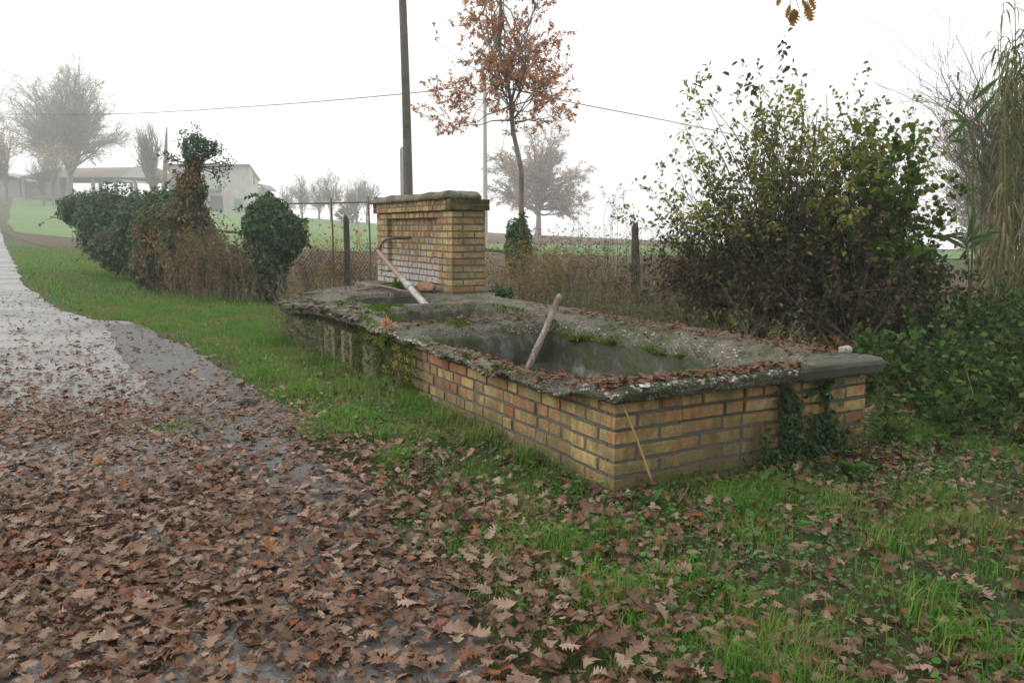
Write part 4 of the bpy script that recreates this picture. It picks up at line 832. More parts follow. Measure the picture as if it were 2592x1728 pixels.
def litter():
    g = rng_(21)
    def sample(x0, x1, y0, y1, dmax):
        n = int((x1 - x0) * (y1 - y0) * dmax); x = g.uniform(x0, x1, n); y = g.uniform(y0, y1, n)
        k = g.random(n) < litter_density(x, y) / dmax; k &= ~in_trough(x, y, .02); return x[k], y[k]
    def mk(name, x, y, tmpl, seed, zr=.03):
        n = len(x); z = ground_z(x, y) + .012 + np.abs(g.normal(0, zr * .62, n)) * np.clip(litter_density(x, y) / 1300, .2, 1) + np.where(x - xedge(y) > .05, .012, 0)
        tilt = np.where(x - xedge(y) > .1, .34, .2)[:, None]
        nr = norm(np.stack([g.normal(0, 1, n), g.normal(0, 1, n), 0 * x], 1) * tilt + np.array([0, 0, 1.])); th = g.uniform(0, 2 * math.pi, n); f = np.stack([np.cos(th), np.sin(th), 0 * th], 1); f = f - (f * nr).sum(1, keepdims=True) * nr
        nr = np.where((g.random(n) < .35)[:, None], -nr, nr)
        return leaf_cloud(name, np.stack([x, y, z], 1), f, nr, np.clip(np.exp(g.normal(math.log(.041), .28, n)), .022, .08), tmpl, M['oak_litter'], None, (-.6, 1.1), (-.5, .7), seed)
    x, y = sample(-3.2, 3.4, 1.2, 5.4, 3600); xe, ye = sample(-4.6, 4.6, -.6, 5.4, 3600); out = (ye < 1.2) | (xe < -3.2) | (xe > 3.4); xe, ye = xe[out], ye[out]; th_ = g.random(len(xe)) < .6; ex_ = mk('fallen_leaves', xe[th_], ye[th_], OAKL, 71); tag(ex_, 'fallen oak leaves spreading round the photographer', 'leaf litter', kind='stuff')
    near = y < 3.6; kk = g.integers(0, 6, len(x))
    for q in range(6):
        m_ = near & (kk == q); a = mk('fallen_leaves', x[m_], y[m_], oak_template([9, 11, 13, 11, 9, 13][q], q), 1 + q * 10); tag(a, 'thick carpet of fallen brown oak leaves in the foreground', 'leaf litter', kind='stuff', group='leaf carpet')
    a = mk('fallen_leaves', x[~near], y[~near], OAKL, 44); tag(a, 'fallen brown oak leaves on the asphalt and grass around the trough corner', 'leaf litter', kind='stuff')
    x1, y1 = sample(-9, -.5, 5.4, 20, 1100); x2, y2 = sample(-.5, 8, 5.4, 14, 1100); x = np.concatenate([x1, x2]); y = np.concatenate([y1, y2])
    b = mk('fallen_leaves', x, y, OAKL, 2); tag(b, 'scattered fallen oak leaves farther along the road and verge', 'leaf litter', kind='stuff')
    print('litter', len(a.data.vertices), len(b.data.vertices))
    # dark crumbs of older rotted leaves under the fresh ones
    n = 60000; x = g.uniform(-4.2, 4.4, n); y = 1.0 + 8.5 * g.random(n) ** 1.5; k = (g.random(n) < np.clip(litter_density(x, y) / 700, .12, 1)) & ~in_trough(x, y, .01); x, y = x[k], y[k]; n = len(x)
    nr = norm(np.stack([g.normal(0, .3, n), g.normal(0, .3, n), np.ones(n)], 1)); o = leaf_cloud('leaf_crumbs', np.stack([x, y, ground_z(x, y) + .014 + .01 * g.random(n)], 1), np.cross(nr, norm(g.normal(0, 1, (n, 3)))), nr, g.uniform(.008, .026, n), QUAD, M['crumbs'], None, seed=77); tag(o, 'dark rotted leaf crumbs between the fallen leaves', 'leaf litter', kind='stuff')
    # on the rim and in the basins
    n = 4200; aa = np.concatenate([g.uniform(-.08, .07, 500), g.uniform(-.05, 1.1, 420), g.normal(1.52, .08, 1500), g.uniform(.1, 1.18, 900), g.uniform(-.05, 1.25, 160), g.uniform(.4, 1.6, 90)])
    bb = np.concatenate([g.uniform(-.05, 2.0, 500) ** 1.0, g.normal(-.01, .03, 420), g.uniform(.12, 3.6, 1500), g.uniform(.15, 2.4, 900), g.normal(2.58, .05, 160), g.uniform(4.0, 5.6, 90)])
    sel = ~((np.arange(len(aa)) < 500) & (g.random(len(aa)) < np.interp(bb, [0, .2, 1.2, 2], [0, 0, .35, .85]))); sel &= ~((np.arange(len(aa)) >= 920) & (np.arange(len(aa)) < 2420) & ((aa > 1.68) | (g.random(len(aa)) < np.interp(bb, [0, 2.4, 3.2, 3.6], [.5, .55, .75, .9]))))
    aa, bb = aa[sel], bb[sel]; n = len(aa); pz = surf_z(aa, bb); P = tw(aa, bb, pz + .008 + np.abs(g.normal(0, .006, n)))
    nr = norm(np.stack([g.normal(0, .25, n), g.normal(0, .25, n), np.ones(n)], 1)); f = np.cross(nr, norm(g.normal(0, 1, (n, 3))))
    c = leaf_cloud('fallen_leaves', P, f, nr, g.uniform(.022, .046, n), OAKL, M['red_litter'], None, (-.3, .7), (-.2, .6), 3); tag(c, 'small russet leaves lying on the trough rim and basin floor', 'leaf litter', kind='stuff')
litter()
# ------------------------------------------------------------------ grass and ground cover
def blades(name, x, y, ln, wd, m, seed, lean=.5, zoff=0.0):
    g = rng_(seed); n = len(x); z = ground_z(x, y) + zoff - .004; th = g.uniform(0, 2 * math.pi, n); d = np.stack([np.cos(th), np.sin(th), 0 * th], 1); s = np.stack([-d[:, 1], d[:, 0], 0 * th], 1)
    L = ln[:, None] * 1.0; q = np.abs(g.normal(lean, .3, n))[:, None]; up = np.array([0, 0, 1.]); b = np.stack([x, y, z], 1); w = wd[:, None] / 2
    m1 = b + up * L * .55 + d * L * q * .22; m2 = b + up * L * (.9 - .2 * q) + d * L * q * .8
    V = np.stack([b - s * w, b + s * w, m1 - s * w * .8, m1 + s * w * .8, m2], 1).reshape(-1, 3); k = (np.arange(n) * 5)[:, None]
    return np_mesh(name, V, [np.array([[0, 1, 3, 2]]) + k, np.array([[2, 3, 4]]) + k], m, smooth=True)
def grass():
    g = rng_(31)
    def samp(x0, x1, y0, y1, dens, fn):
        n = int((x1 - x0) * (y1 - y0) * dens); x = g.uniform(x0, x1, n); y = g.uniform(y0, y1, n); k = g.random(n) < fn(x, y); k &= ~in_trough(x, y, .015); return x[k], y[k]
    vg = lambda x, y: sm(-.08, .35, x - xedge(y) - .28 * fbm(x, y, 61, 4, 2.2))
    # near right, patchy tufts among leaves
    def f1(x, y):
        p = sm(-.16, .26, fbm(x, y, 62, 4, 1.7)) + .12; return vg(x, y) * np.where(y < 4.2, p, np.maximum(p, .35) )
    x, y = samp(-.6, 4.6, .2, 5.6, 9000, f1); cl = sm(.1, .6, fbm(x, y, 63, 2, 5.0))
    o = blades('grass', x, y, g.uniform(.03, .08, len(x)) * (1 + .9 * cl), g.uniform(.0014, .0030, len(x)), M['grass'], 1, .7); tag(o, 'patchy green grass growing through the leaves in front of the trough', 'grass', kind='stuff'); print('grass1', len(x))
    # verge between road and trough / hedge
    def f2(x, y):
        a, b = tl(x, y); return vg(x, y) * (a < .6) * (.55 + .45 * sm(-.3, .2, fbm(x, y, 64, 3, 2.)))
    x, y = samp(-6.5, .4, 4.2, 13.5, 5200, f2); cl = sm(0, .6, fbm(x, y, 65, 2, 2.5)); o = blades('grass', x, y, g.uniform(.03, .08, len(x)) * (1 + .8 * cl), g.uniform(.0025, .0048, len(x)), M['grass'], 2, .7)
    tag(o, 'lush green grass bank between the road and the trough', 'grass', kind='stuff'); print('grass2', len(x))
    x, y = samp(-30, -4, 12, 36, 260, lambda x, y: vg(x, y) * (x < -5.0 - .62 * (y - 13) + 1.0) * (x - xedge(y) < 9)); o = blades('grass', x, y, g.uniform(.05, .13, len(x)), g.uniform(.010, .018, len(x)), M['grass'], 3, .7)
    tag(o, 'green grass verge along the far road edge', 'grass', kind='stuff'); print('grass3', len(x))
    x, y = samp(1.2, 9, 5.0, 13, 900, lambda x, y: .35 + .6 * sm(-.1, .3, fbm(x, y, 66, 3, 1.2))); o = blades('grass', x, y, g.uniform(.05, .16, len(x)), g.uniform(.003, .006, len(x)), M['grass'], 6, .8)
    tag(o, 'grass under the shrubs on the right', 'grass', kind='stuff')
    # the small tuft island on the road
    c = atz(440, 1085, 0); x = c[0] + g.normal(0, .13, 800); y = c[1] + g.normal(0, .12, 800); o = blades('grass', x, y, g.uniform(.02, .05, 800), g.uniform(.003, .005, 800), M['grass'], 7, .9); tag(o, 'small island of grass on the road between the leaves', 'grass', kind='stuff')
    # tall tufts near bottom right and along the wall foot
    pts = [(2430, 1650, 160, .16), (2330, 1560, 120, .18), (1330, 1380, 130, .13), (1720, 1480, 140, .12), (2240, 1400, 150, .14), (1010, 1180, 200, .14), (1640, 1240, 60, .12), (2520, 1700, 110, .15), (1900, 1380, 140, .13), (1500, 1500, 90, .12), (690, 870, 260, .2), (760, 830, 240, .18), (930, 1000, 300, .2), (1120, 1080, 200, .16), (1330, 1170, 180, .14), (840, 880, 300, .2), (900, 940, 260, .18), (1020, 1030, 260, .18), (740, 850, 220, .2), (1220, 1120, 200, .15)]
    X = []; Y = []; Ln = []
    for u, v, n, L in pts:
        c = hit(u, v); s = .06 + .02 * (c[1] > 5) * 3; X.append(c[0] + g.normal(0, s, n)); Y.append(c[1] + g.normal(0, s, n)); Ln.append(g.uniform(.4, 1, n) * L)
    X = np.concatenate(X); Y = np.concatenate(Y); Ln = np.concatenate(Ln); k = ~in_trough(X, Y, .01); X, Y, Ln = X[k], Y[k], Ln[k]
    o = blades('grass', X, Y, Ln, g.uniform(.003, .006, len(X)), M['grass'], 8, .6); tag(o, 'taller clumps of grass on the verge and by the wall foot', 'grass', kind='stuff')
    # clover and small broad leaves
    def f3(x, y): 
        a, b = tl(x, y); near = np.exp(-(np.minimum(np.abs(a), np.abs(b)) / .35) ** 2); return vg(x, y) * np.clip(sm(-.05, .35, fbm(x, y, 67, 3, 1.5)) * .9 + near * .7 * (a > -.6) + .12 + .35 * sm(1.2, 2, a), 0, 1)
    x, y = samp(-1.2, 5.2, 1.5, 7.5, 1500, f3); n = len(x); z = ground_z(x, y) + g.uniform(.015, .06, n); nr = norm(np.stack([g.normal(0, .35, n), g.normal(0, .35, n), np.ones(n)], 1)); f = np.cross(nr, norm(g.normal(0, 1, (n, 3))))
    o = leaf_cloud('ground_cover', np.stack([x, y, z], 1), f, nr, g.uniform(.008, .024, n), ROUND, M['clover'], None, (0, .4), (0, .4), 9); tag(o, 'low clover and small broad leaved weeds', 'ground cover', kind='stuff'); print('cover', n)
def grass_mats():
    M['crop_blade'] = leaf_mat('crop_blade', [(0, (.10, .20, .07)), (1, (.16, .28, .10))], .7, .3)
grass_mats()
grass()
# ------------------------------------------------------------------ ivy, weeds, shrubs
def envelope_points(blobs, n, rg, shell=.35):
    """sample points near the surface of a union of ellipsoids; blobs: (cx,cy,cz,rx,ry,rz)"""
    B = np.array(blobs, float); w = (B[:, 3] * B[:, 5] + B[:, 4] * B[:, 5] + B[:, 3] * B[:, 4]); k = rg.choice(len(B), n * 2, p=w / w.sum()); d = norm(rg.normal(0, 1, (n * 2, 3)))
    r = 1 - np.abs(rg.normal(0, shell, n * 2)) * .6 + .04; nf = 1 + .34 * fbm3(d * 2 + k[:, None], 3, 3, 1.9); P = B[k, :3] + d * B[k, 3:] * (r * nf)[:, None]
    deep = np.zeros(len(P), bool)
    for b in B: deep |= (((P - b[:3]) / b[3:]) ** 2).sum(1) < .60
    P, d = P[~deep][:n], d[~deep][:n]; return P, d
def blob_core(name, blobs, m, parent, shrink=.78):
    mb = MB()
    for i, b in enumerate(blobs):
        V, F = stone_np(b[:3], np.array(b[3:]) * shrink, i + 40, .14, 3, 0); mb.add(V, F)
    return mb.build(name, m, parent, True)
def ivy_bush(name, blobs, n, size, m, label, cat, seed=0, core='shade_core', m2=None, frac2=0, sub=None, tmpl=IVY, stems=None):
    g = rng_(seed); c = np.array(blobs[0][:3]); rt = empty(name, gp(c[0], c[1]), label, cat)
    blob_core(core, blobs, M['core'], rt)  # added solid blobs inside the leaves, there to block light
    P, d = envelope_points(blobs, n, g); k = P[:, 2] > ground_z(P[:, 0], P[:, 1]) + .01; P, d = P[k], d[k]; n = len(P)
    nr = norm(d + g.normal(0, .45, (n, 3)) + np.array([0, 0, .25])); f = norm(g.normal(0, .6, (n, 3)) + np.array([0, 0, -.8])); f = f - (f * nr).sum(1, keepdims=True) * nr
    leaf_cloud('foliage', P, f, nr, g.uniform(*size, n), tmpl, m, rt, (0, .5), (-.2, .3), seed)
    return rt
def wpos(u, v, Y): return at(u, v, Y)
def blob(u0, u1, v0, v1, Y, ry):
    """ellipsoid that spans the photo box at distance Y"""
    c = at((u0 + u1) / 2, (v0 + v1) / 2, Y); rx = abs(at(u1, v0, Y)[0] - at(u0, v0, Y)[0]) / 2; rz = abs(at(u0, v0, Y)[2] - at(u0, v1, Y)[2]) / 2; return (c[0], c[1], c[2], rx, ry, rz)
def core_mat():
    n = N('dark_core'); e = n.noise(12, 6, .8); M['core'] = n.done(n.mix(n.ramp(e, [(.35, 0), (.65, 1)]), (.02, .022, .012), (.06, .06, .03)), 1, n.bump(e, 1, .1), .1)  # dark colour for the light-blocking core, no real stems
core_mat()
def hanging_sprays(rt, P0, n, rg, length, m, size, seed, tm=IVY, up=.1):
    """leafy shoots sticking out"""
    k = 6; d = norm(rg.normal(0, 1, (n, 3)) + np.array([0, 0, up])); ln = rg.uniform(*length, n); t = np.linspace(0, 1, k)
    P = P0[:, None] + d[:, None] * (ln[:, None] * t)[..., None] - np.array([0, 0, 1.]) * (ln[:, None] * t ** 2)[..., None] * .5
    V, F = tubes(P, np.full((n, k), .003), 3); np_mesh('shoots', V, [F], M['bark_dark'], rt)
    q, f, nr, s = leaf_on(P, n * 9, rg, size, (.2, 1), .01); leaf_cloud('shoot_leaves', q, f, nr, s, tm, m, rt, seed=seed)
def hedges():
    g = rng_(71)
    # 1: long ivy hedge by the road
    bl = [blob(205, 360, 475, 665, 19.5, 1.0), blob(300, 440, 490, 700, 17.5, .9), blob(385, 545, 500, 745, 15.2, .8), blob(250, 400, 560, 690, 18.0, .9), blob(160, 250, 490, 570, 20.5, .8), blob(340, 480, 600, 745, 15.8, .7), blob(430, 560, 560, 700, 14.6, .6), blob(350, 470, 480, 600, 16.0, .6)]
    rt = ivy_bush('ivy_hedge', bl, 26000, (.045, .09), M['ivy'], 'long dark ivy hedge beside the road, left of the brown leaved ivy column', 'hedge', 1)
    P0, _ = envelope_points(bl, 130, g); hanging_sprays(rt, P0, len(P0), g, (.25, .7), M['ivy'], (.045, .09), 4)
    # 2: ivy column with russet leaves
    Y = 14.2; bl = [blob(442, 522, 430, 540, Y, .26), blob(468, 510, 385, 460, Y, .14), blob(425, 535, 500, 600, Y, .35), blob(405, 540, 560, 680, Y, .4), blob(430, 530, 640, 730, Y, .35), blob(345, 470, 520, 740, Y + .6, .5)]
    rt = ivy_bush('overgrown_stump', bl, 8500, (.035, .075), M['ivy_mix'], 'column of russet and brown climbing leaves rising above the ivy hedge', 'climbing plant', 2)
    P0, _ = envelope_points(bl, 130, g); hanging_sprays(rt, P0, len(P0), g, (.2, .5), M['ivy_dry'], (.04, .08), 5)
    bl = [blob(462, 525, 340, 420, Y, .2), blob(490, 552, 352, 396, Y, .16)]; P, d = envelope_points(bl, 2600, g, .9); n = len(P)
    leaf_cloud('ivy_crown', P, norm(g.normal(0, .6, (n, 3)) + [0, 0, -.7]), norm(d + g.normal(0, .4, (n, 3))), g.uniform(.025, .05, n), IVY, M['ivy'], rt, seed=6)
    tg = np.array([at(u, v, Y + g.uniform(-.3, .3)) for u, v in [(500, 316), (470, 335), (560, 365), (580, 400), (575, 445), (430, 400), (412, 380), (545, 345), (590, 420), (450, 345), (560, 470)]]); bs = at(495, 420, Y)
    P, r = limbs(bs, tg, g, .012, 8, -.25, .06); V, F = tubes(P, r, 4); np_mesh('branches', V, [F], M['bark_dark'], rt)
    q, f, nr, s = leaf_on(P, 620, g, (.03, .055), (.3, 1), .05); leaf_cloud('ivy_leaves', q, f, nr, s, IVY, M['ivy'], rt, seed=8)
    # 3: ivy mound like a hooded figure
    Y = 12.6; bl = [blob(618, 740, 508, 630, Y, .40), blob(650, 772, 530, 660, Y, .38), blob(640, 735, 600, 700, Y, .3), blob(652, 722, 660, 775, Y, .2), blob(640, 715, 498, 560, Y, .3)]
    rt = ivy_bush('ivy_mound', bl, 11000, (.032, .065), M['ivy'], 'rounded dark ivy mound standing alone between the brown brush and the rusty gate', 'ivy bush', 3)
    P0, _ = envelope_points(bl, 80, g); hanging_sprays(rt, P0, len(P0), g, (.15, .4), M['ivy'], (.045, .08), 7)
    # 4: ivy at the sapling's foot
    bl = [blob(1278, 1345, 548, 700, 12.6, .25)]; ivy_bush('ivy_clump', bl, 1300, (.05, .08), M['ivy'], 'small dark ivy clump around the foot of the young oak', 'ivy bush', 5)
def brush(name, region, n_st, n_lf, m, label, cat, seed, hgt, leafs=(.02, .05), stem=M['stick'], r=.004, tm=OVAL, lean=.35, spread=.35):
    """dense dry brush: thin stems rising from a ground region + small leaves. region: list of world (x, y)"""
    g = rng_(seed); reg = np.array(region, float); w = g.dirichlet(np.ones(len(reg)) * .7, n_st)
    k = g.integers(0, len(reg) - 1, n_st); t = g.random(n_st)[:, None]; b = lerp(reg[k], reg[k + 1], t) + g.normal(0, spread, (n_st, 2)); z = ground_z(b[:, 0], b[:, 1])
    B = np.concatenate([b, z[:, None]], 1); h = hgt(b[:, 0], b[:, 1]) * g.uniform(.45, 1.1, n_st); T = B + np.stack([g.normal(0, lean, n_st) * h, g.normal(0, lean, n_st) * h, h], 1)
    P, rr = limbs(B, T, g, r, 7, .1, .06, .3); C, rc = grow(P, rr, n_st * 3, (.2, 1), (.12, .4), .8, .05, g, 4, .6)
    rt = empty(name, tuple(B.mean(0)), label, cat); V1, F1 = tubes(P, rr, 3); V2, F2 = tubes(C, rc, 3); np_mesh('stems', np.concatenate([V1, V2]), [np.concatenate([F1, F2 + len(V1)])], stem, rt)
    q, f, nr, s = leaf_on(np.concatenate([P[:, ::2][:, :4], C]), n_lf, g, leafs, (.1, 1), .02); leaf_cloud('leaves', q, f, nr, s, tm, m, rt, seed=seed)
    return rt, P
def brushes():
    brush('dry_bush', [at(480, 745, 13.7)[:2], at(570, 748, 13.1)[:2], at(650, 750, 12.8)[:2]], 260, 9000, M['weeds'], 'brown and yellow leaved brush between the ivy hedge and the ivy mound', 'bush', 11, lambda x, y: 1.0 + 0 * x, (.03, .06), lean=.16, spread=.28)
    brush('dry_bush', [at(740, 735, 14.4)[:2], at(840, 735, 14.0)[:2], at(940, 735, 13.4)[:2]], 200, 3800, M['weeds'], 'thin dry weeds in front of the rusty gate', 'bush', 12, lambda x, y: .8 + 0 * x, (.02, .045), lean=.2, spread=.25)
    brush('vine', [at(800, 730, 13.6)[:2], at(915, 730, 13.4)[:2]], 24, 420, M['yellow_leaf'], 'yellow leaved vine climbing by the dark wooden post', 'vine', 13, lambda x, y: 1.35 + 0 * x, (.035, .06), lean=.18, spread=.12, tm=ROUND)
    brush('dry_bush', [np.array([-.05, 10.6]), np.array([.4, 12.0]), np.array([1.0, 12.4])], 240, 6200, M['weeds_y'], 'ochre leaved brush right of the fountain wall around the young oak', 'bush', 14, lambda x, y: .95 + 0 * x, (.025, .05), lean=.16, spread=.3)
    brush('weed_thicket', [np.array([1.0, 12.2]), np.array([1.5, 10.5]), np.array([2.3, 10.6]), np.array([2.0, 8.6])], 360, 5200, M['weeds'], 'tall grey brown weeds behind the trough, left of the big shrub', 'weeds', 15, lambda x, y: .95 + 0 * x, (.02, .04), lean=.14, spread=.35)
    brush('green_undergrowth', [np.array([.3, 9.4]), np.array([1.0, 8.2]), np.array([1.6, 7.4]), np.array([2.3, 6.2])], 200, 3200, M['weeds_g'], 'low green weeds along the back of the trough', 'weeds', 16, lambda x, y: .42 + 0 * x, (.025, .05), lean=.3, spread=.14)
    brush('dead_weeds', [tw(.1, 5.6, 0)[:2], tw(.3, 6.3, 0)[:2], tw(.9, 6.2, 0)[:2]], 110, 1500, M['weeds'], 'tangle of dead weeds on the ruined far end of the trough', 'weeds', 18, lambda x, y: .62 + 0 * x, (.02, .04), lean=.3, spread=.18)
    # tall thin weeds breaking the skyline
    brush('weed_stalks', [at(1480, 740, 12.5)[:2], at(1560, 740, 11.5)[:2], at(1610, 740, 10.5)[:2]], 26, 900, M['weeds_g'], 'few tall thin weed stalks left of the dark post', 'weeds', 17, lambda x, y: 1.6 + 0 * x, (.02, .04), lean=.08, spread=.25, stem=M['bark_dark'])
def weed_mats():
    M['weeds_y'] = leaf_mat('weeds_y', [(0, (.17, .13, .05)), (.3, (.30, .22, .07)), (.6, (.36, .27, .08)), (.8, (.14, .15, .04)), (1, (.24, .12, .06))], .7, .35)
    M['weeds_g'] = leaf_mat('weeds_g', [(0, (.09, .15, .035)), (.5, (.15, .21, .06)), (.8, (.22, .2, .1)), (1, (.2, .13, .07))], .7, .35)
weed_mats()
hedges()
brushes()
def in_poly_targets(poly, Y, n, g, dy=.6):
    """random targets inside a silhouette given in photo pixels, spread in depth"""
    poly = np.array(poly, float); out = []
    lo, hi = poly.min(0), poly.max(0)
    while len(out) < n:
        p = g.uniform(lo, hi)
        if pip(np.array([p[0]]), np.array([p[1]]), [tuple(q) for q in poly])[0]: out.append(at(p[0], p[1], Y + g.normal(0, dy)))
    return np.array(out)
def big_shrub():
    g = rng_(81); Y = 7.9
    def shrub(name, label, bases, poly, n1, n2, n3, nl, size, m, seed, tm=OVAL, mlow=None, split=None, r=.012, dy=.45, stem=M['bark_dark'], twig=(.12, .3), up=.08):
        g = rng_(seed); T = in_poly_targets(poly, Y, n1, g, dy); bi = g.integers(0, len(bases), n1); B = np.array(bases)[bi] + np.concatenate([g.normal(0, .12, (n1, 2)), np.zeros((n1, 1))], 1)
        P, r1 = limbs(B, T, g, g.uniform(.6, 1.2, n1) * r, 9, .12, .05, .22); C, r2 = grow(P, r1, n2, (.25, .97), (.25, .6), .6, up, g, 6, .6); D, r3 = grow(C, r2, n3, (.2, 1), twig, .8, .1, g, 4, .7)
        rt = empty(name, tuple(np.mean(bases, 0)), label, 'shrub'); vs = [tubes(P, r1, 5), tubes(C, r2, 4), tubes(D, r3, 3)]; mb = MB()
        for V, F in vs: mb.add(V, F)
        mb.build('branches', stem, rt, True); q, f, nr, s = leaf_on(np.concatenate([C[:, [0, 2, 4, 5]], D, D]), nl, g, size, (.15, 1), .015, .7)
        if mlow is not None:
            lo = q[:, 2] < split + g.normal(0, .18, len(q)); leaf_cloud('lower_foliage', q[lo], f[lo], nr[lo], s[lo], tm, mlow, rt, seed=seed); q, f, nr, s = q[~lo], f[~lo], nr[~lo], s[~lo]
        leaf_cloud('foliage', q, f, nr, s, tm, m, rt, (.1, .6), (-.1, .4), seed + 1); return rt
    b = [gp(2.15, 7.7), gp(2.6, 7.8), gp(3.0, 7.9)]
    poly = [(1665, 800), (1650, 560), (1700, 460), (1715, 360), (1735, 290), (1800, 250), (1860, 300), (1905, 250), (2010, 225), (2090, 215), (2120, 280), (2220, 270), (2290, 300), (2330, 400), (2340, 600), (2330, 800)]
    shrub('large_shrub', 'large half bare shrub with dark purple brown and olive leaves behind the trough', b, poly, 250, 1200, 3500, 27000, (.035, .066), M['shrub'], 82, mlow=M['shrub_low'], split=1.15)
    poly = [(1650, 860), (1640, 620), (1760, 560), (2000, 600), (2300, 620), (2420, 700), (2380, 880), (2000, 880)]
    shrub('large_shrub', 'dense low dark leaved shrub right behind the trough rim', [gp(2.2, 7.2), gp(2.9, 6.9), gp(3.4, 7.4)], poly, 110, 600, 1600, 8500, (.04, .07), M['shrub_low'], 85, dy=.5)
    poly = [(2190, 340), (2330, 330), (2350, 450), (2330, 620), (2240, 650), (2190, 560)]
    shrub('young_tree', 'slender young tree with bright green and yellow leaves beside the big shrub', [gp(3.3, 7.5)], poly, 26, 110, 320, 2300, (.045, .08), M['bright_leaf'], 88, tm=ROUND, dy=.3, r=.014)
    poly = [(1900, 115), (1960, 105), (1950, 230), (1930, 260)]
    shrub('shoot', 'single tall leafy shoot sticking up above the big shrub', [tuple(at(1950, 420, 7.8))], poly, 3, 6, 12, 60, (.05, .08), M['shrub_low'], 90, dy=.05, r=.006)
    # brambles at the right edge
    g = rng_(91)
    for lab, reg, n, nl, hh, sd, sp in [('mass of green brambles at the right edge behind the trough', [(3.7, 7.3), (4.4, 7.8), (5.2, 8.2), (6.4, 8.6)], 150, 5000, .46, 92, .5), ('dark low brambles right of the trough end wall', [(2.5, 5.3), (3.0, 6.0), (3.6, 6.5)], 90, 2800, .22, 93, .28), ('thin ground hugging ivy and brambles in front of the shrubs at right', [(2.35, 4.5), (3.0, 4.9), (3.8, 5.4), (4.6, 6.0)], 110, 2600, .12, 94, .34)]:
        brush('bramble', [np.array(p) for p in reg], n, int(nl * 1.5), M['bramble'], lab, 'bramble', sd, lambda x, y, hh=hh: hh + 0 * x, (.022, .05), M['bark_dark'], .005, ROUND, .5, sp)
big_shrub()
def wall_ivy():
    g = rng_(95); P = []; 
    for a0, z1, n, w in [(1.02, .37, 260, .03), (1.10, .3, 70, .03), (.86, .16, 30, .04), (1.30, .40, 130, .022), (1.05, .08, 130, .14), (1.36, .12, 120, .08), (1.22, .2, 90, .05), (1.22, .47, 26, .03), (1.42, .45, 14, .02)]:
        z = g.uniform(-.02, z1, n) ** 1.0; P.append(tw(a0 + g.normal(0, w, n) + .02 * np.sin(z * 14), -.02 - np.abs(g.normal(0, .015, n)) - np.where(z > .38, .1, 0), z))
    P = np.concatenate(P); n = len(P); nr = norm(np.array([*(-TL), .5]) + g.normal(0, .4, (n, 3))); f = norm(g.normal(0, .6, (n, 3)) + [0, 0, -.6])
    rt = empty('climbing_ivy', tuple(tw(1.05, -.05, 0)), 'dark ivy climbing the right half of the end wall', 'ivy')
    leaf_cloud('leaves', P, f, nr, g.uniform(.018, .04, n), IVY, M['ivy'], rt, seed=4)
    S = []
    for a0, z1 in [(1.02, .38), (1.08, .34), (1.30, .42), (.88, .2), (1.12, .3)]:
        z = np.linspace(-.02, z1, 10); S.append(tw(a0 + .02 * np.sin(z * 14) + g.normal(0, .004, 10), -.012 + 0 * z, z))
    V, F = tubes(np.array(S), np.full((5, 10), .004), 5); np_mesh('stems', V, [F], M['bark_dark'], rt)
    # green plant and small fern on the broken long wall, russet tuft above
    def tuft(name, p, n, size, m, lab, cat, sp, droop=.2, tm=OVAL):
        P = np.array(p) + g.normal(0, 1, (n, 3)) * np.asarray(sp) * .35; d = norm(g.normal(0, .8, (n, 3)) + [0, 0, .4]); size = (size[0] * 1.3, size[1] * 1.3); o = leaf_cloud(name, P, d, norm(g.normal(0, .6, (n, 3)) + [0, -.5, .6]), g.uniform(*size, n), tm, m, None, seed=n); tag(o, lab, cat)
    tuft('fern', tw(-.09, 2.62, .33), 80, (.02, .045), M['bright_leaf'], 'bright green fern on the broken long side of the trough', 'fern', np.array([.025, .03, .05]))
    tuft('dry_plant', tw(-.08, 2.62, .44), 60, (.03, .06), M['oak_brown'], 'russet dry tuft on the rim above the green fern', 'dry plant', np.array([.03, .03, .03]), tm=NARROW)
    tuft('weed', tw(.45, 3.83, .44), 90, (.02, .035), M['moss'], 'green tuft on the divider between the middle and far basins', 'weed', np.array([.05, .02, .02]))
    tuft('weed', atz(1005, 723, .5), 50, (.04, .07), M['bright_leaf'], 'bright green weed at the foot of the fountain wall left of the pipe', 'weed', np.array([.05, .03, .03]))
    tuft('weed', tw(1.95, 4.7, .45), 170, (.03, .06), M['ivy'], 'dark green weeds at the right foot of the fountain wall', 'weed', np.array([.13, .12, .06]))
    g2 = rng_(96)
    for (u, v), lab in [((1640, 1290), 'broad leaved plantain with upright leaves below the leaning stalk'), ((1930, 1235), 'upright dock plant in front of the end wall ivy'), ((2150, 1210), 'round leaved burdock at the right foot of the end wall'), ((2370, 1520), 'broad leaved seedling in the grass at lower right')]:
        c = hit(u, v); n = 9; th = g2.uniform(0, 6.28, n); upn = g2.uniform(.5, 1.6, n); f = norm(np.stack([np.cos(th), np.sin(th), upn], 1)); s = np.cross(f, [0, 0, 1.]); nr = np.cross(s, f)
        o = leaf_cloud('broadleaf_weed', np.tile(c, (n, 1)) + g2.normal(0, .012, (n, 3)), f, nr, g2.uniform(.07, .13, n), OVAL if v > 1230 else ROUND, M['clover'], None, (.1, .6), (.1, .4), 5, width=.8); tag(o, lab, 'weed')
wall_ivy()
